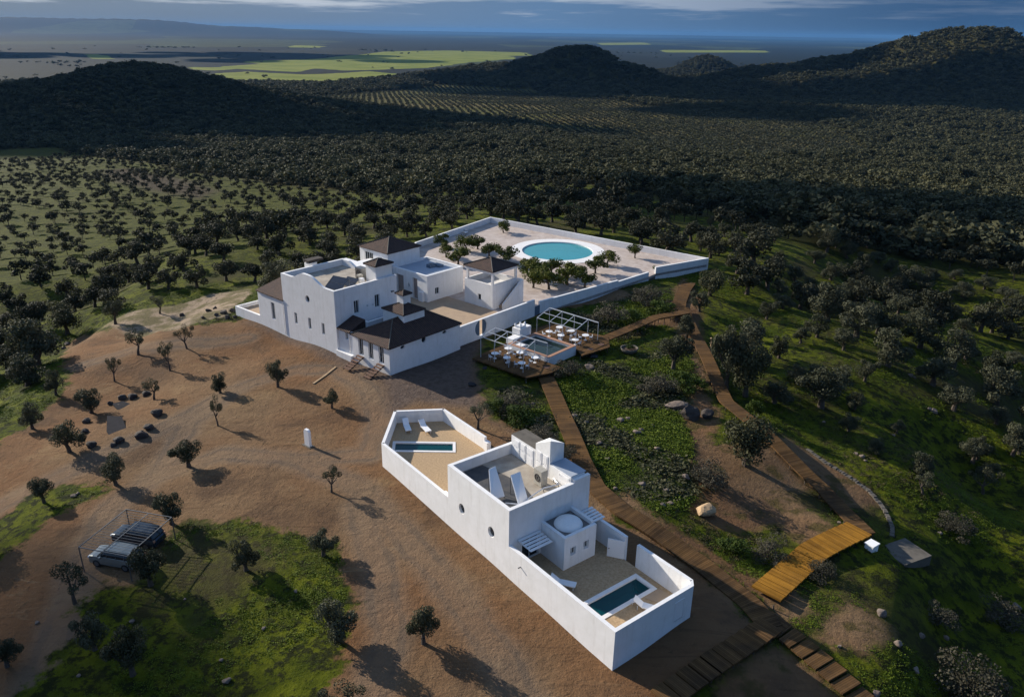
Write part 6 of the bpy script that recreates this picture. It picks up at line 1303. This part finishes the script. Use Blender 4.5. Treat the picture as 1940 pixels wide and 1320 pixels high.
# ================================================================== CLOUDS that shade the hills
def cloud(px, py, rad, asp, ang, label, alt=1000., thick=110., seed=0, target=None, alpha=1.0):
    g = gt(px, py) if target is None else np.array(target); c = g+SDIR*((alt-g[2])/SDIR[2]); rr_ = np.random.RandomState(seed)
    bm = bmesh.new()
    k = 26
    for q in range(k):
        u = (rr_.rand()*2-1); v = (rr_.rand()*2-1)
        if u*u+v*v > 1.05: continue
        s = rad*(.22+.25*rr_.rand()); x = u*rad*asp; y = v*rad
        mt = Matrix.Translation((x*math.cos(ang)-y*math.sin(ang), x*math.sin(ang)+y*math.cos(ang), rr_.rand()*thick*.4)) @ Matrix.Diagonal((s, s, thick*(.5+.6*rr_.rand()), 1))
        bmesh.ops.create_icosphere(bm, subdivisions=3, radius=1.0, matrix=mt)
    for v in bm.verts:
        v.co += Vector((nz(v.co.x, v.co.y, rad*.08, seed), nz(v.co.y, v.co.z*3, rad*.07, seed+1), nz(v.co.x, v.co.z*2, rad*.09, seed+2)*.4))*rad*.05
    me = bpy.data.meshes.new('cloud'); bm.to_mesh(me); bm.free(); me.polygons.foreach_set('use_smooth', [True]*len(me.polygons)); me.materials.append(M['cloud'] if alpha >= 1 else M['shadecloud'])
    o = bpy.data.objects.new('cloud', me); COL.objects.link(o); o.location = c; tag(o, label, 'cloud'); return o
M['cloud'] = mat('cloud', (0.75, 0.76, 0.78), 1.0)
mt = M['shadecloud'] = mat('added_shade_cloud', (0.75, 0.76, 0.78), 1.0); N = mt.node_tree.nodes; L = mt.node_tree.links
tr = N.new('ShaderNodeBsdfTransparent'); ms = N.new('ShaderNodeMixShader'); ms.inputs[0].default_value = .28; L.new(tr.outputs[0], ms.inputs[1]); L.new(N['Principled BSDF'].outputs[0], ms.inputs[2]); L.new(ms.outputs[0], N['Material Output'].inputs[0])
cloud(1640, 200, 270, 2.0, .1, 'grey cloud shading the valley in front of the right hill', seed=1)
cloud(1250, 170, 260, 2.2, .1, 'grey cloud shading the foot of the middle hill', seed=2)
cloud(1080, 125, 230, 1.4, .3, 'grey cloud shading the middle round hill', seed=3)
cloud(760, 222, 80, 3.2, -.5, 'long narrow cloud shading the slope below the planted rows', seed=4, thick=50)
cloud(240, 190, 210, 1.5, .2, 'cloud shading the wooded hill on the left', seed=5)
cloud(1730, 405, 70, 1.8, .3, 'small cloud shading the wood at the right', seed=6, thick=40)
cloud(300, 105, 900, 2.2, .1, 'broad cloud shading the distant plain on the left', seed=7, alt=1500)
cloud(1500, 78, 3000, 1.8, .1, 'broad cloud shading the distant plain on the right', seed=8, alt=2200, thick=300)


cloud(0, 0, 8.5, 1.8, 2.4, 'small thin unseen cloud added to darken the lower left corner of the lot', seed=9, target=gt(90, 1265), alt=260, thick=6, alpha=.3)  # added cloud, out of view, only there to darken the lower left corner

# ================================================================== HAZE
b1 = MB(); b1.prism([(-45000, -3000), (45000, -3000), (45000, 50000), (-45000, 50000)], -156, 150); hz = b1.build('haze', mat('haze', (1, 1, 1))); tag(hz, kind='stuff')
hm = hz.data.materials[0]; N = hm.node_tree.nodes; L = hm.node_tree.links; N.remove(N['Principled BSDF'])
pv_ = N.new('ShaderNodeVolumePrincipled'); pv_.inputs['Color'].default_value = (0.13, 0.34, 0.68, 1); pv_.inputs['Density'].default_value = 2.0e-5; pv_.inputs['Anisotropy'].default_value = 0.0
L.new(pv_.outputs[0], N['Material Output'].inputs['Volume'])
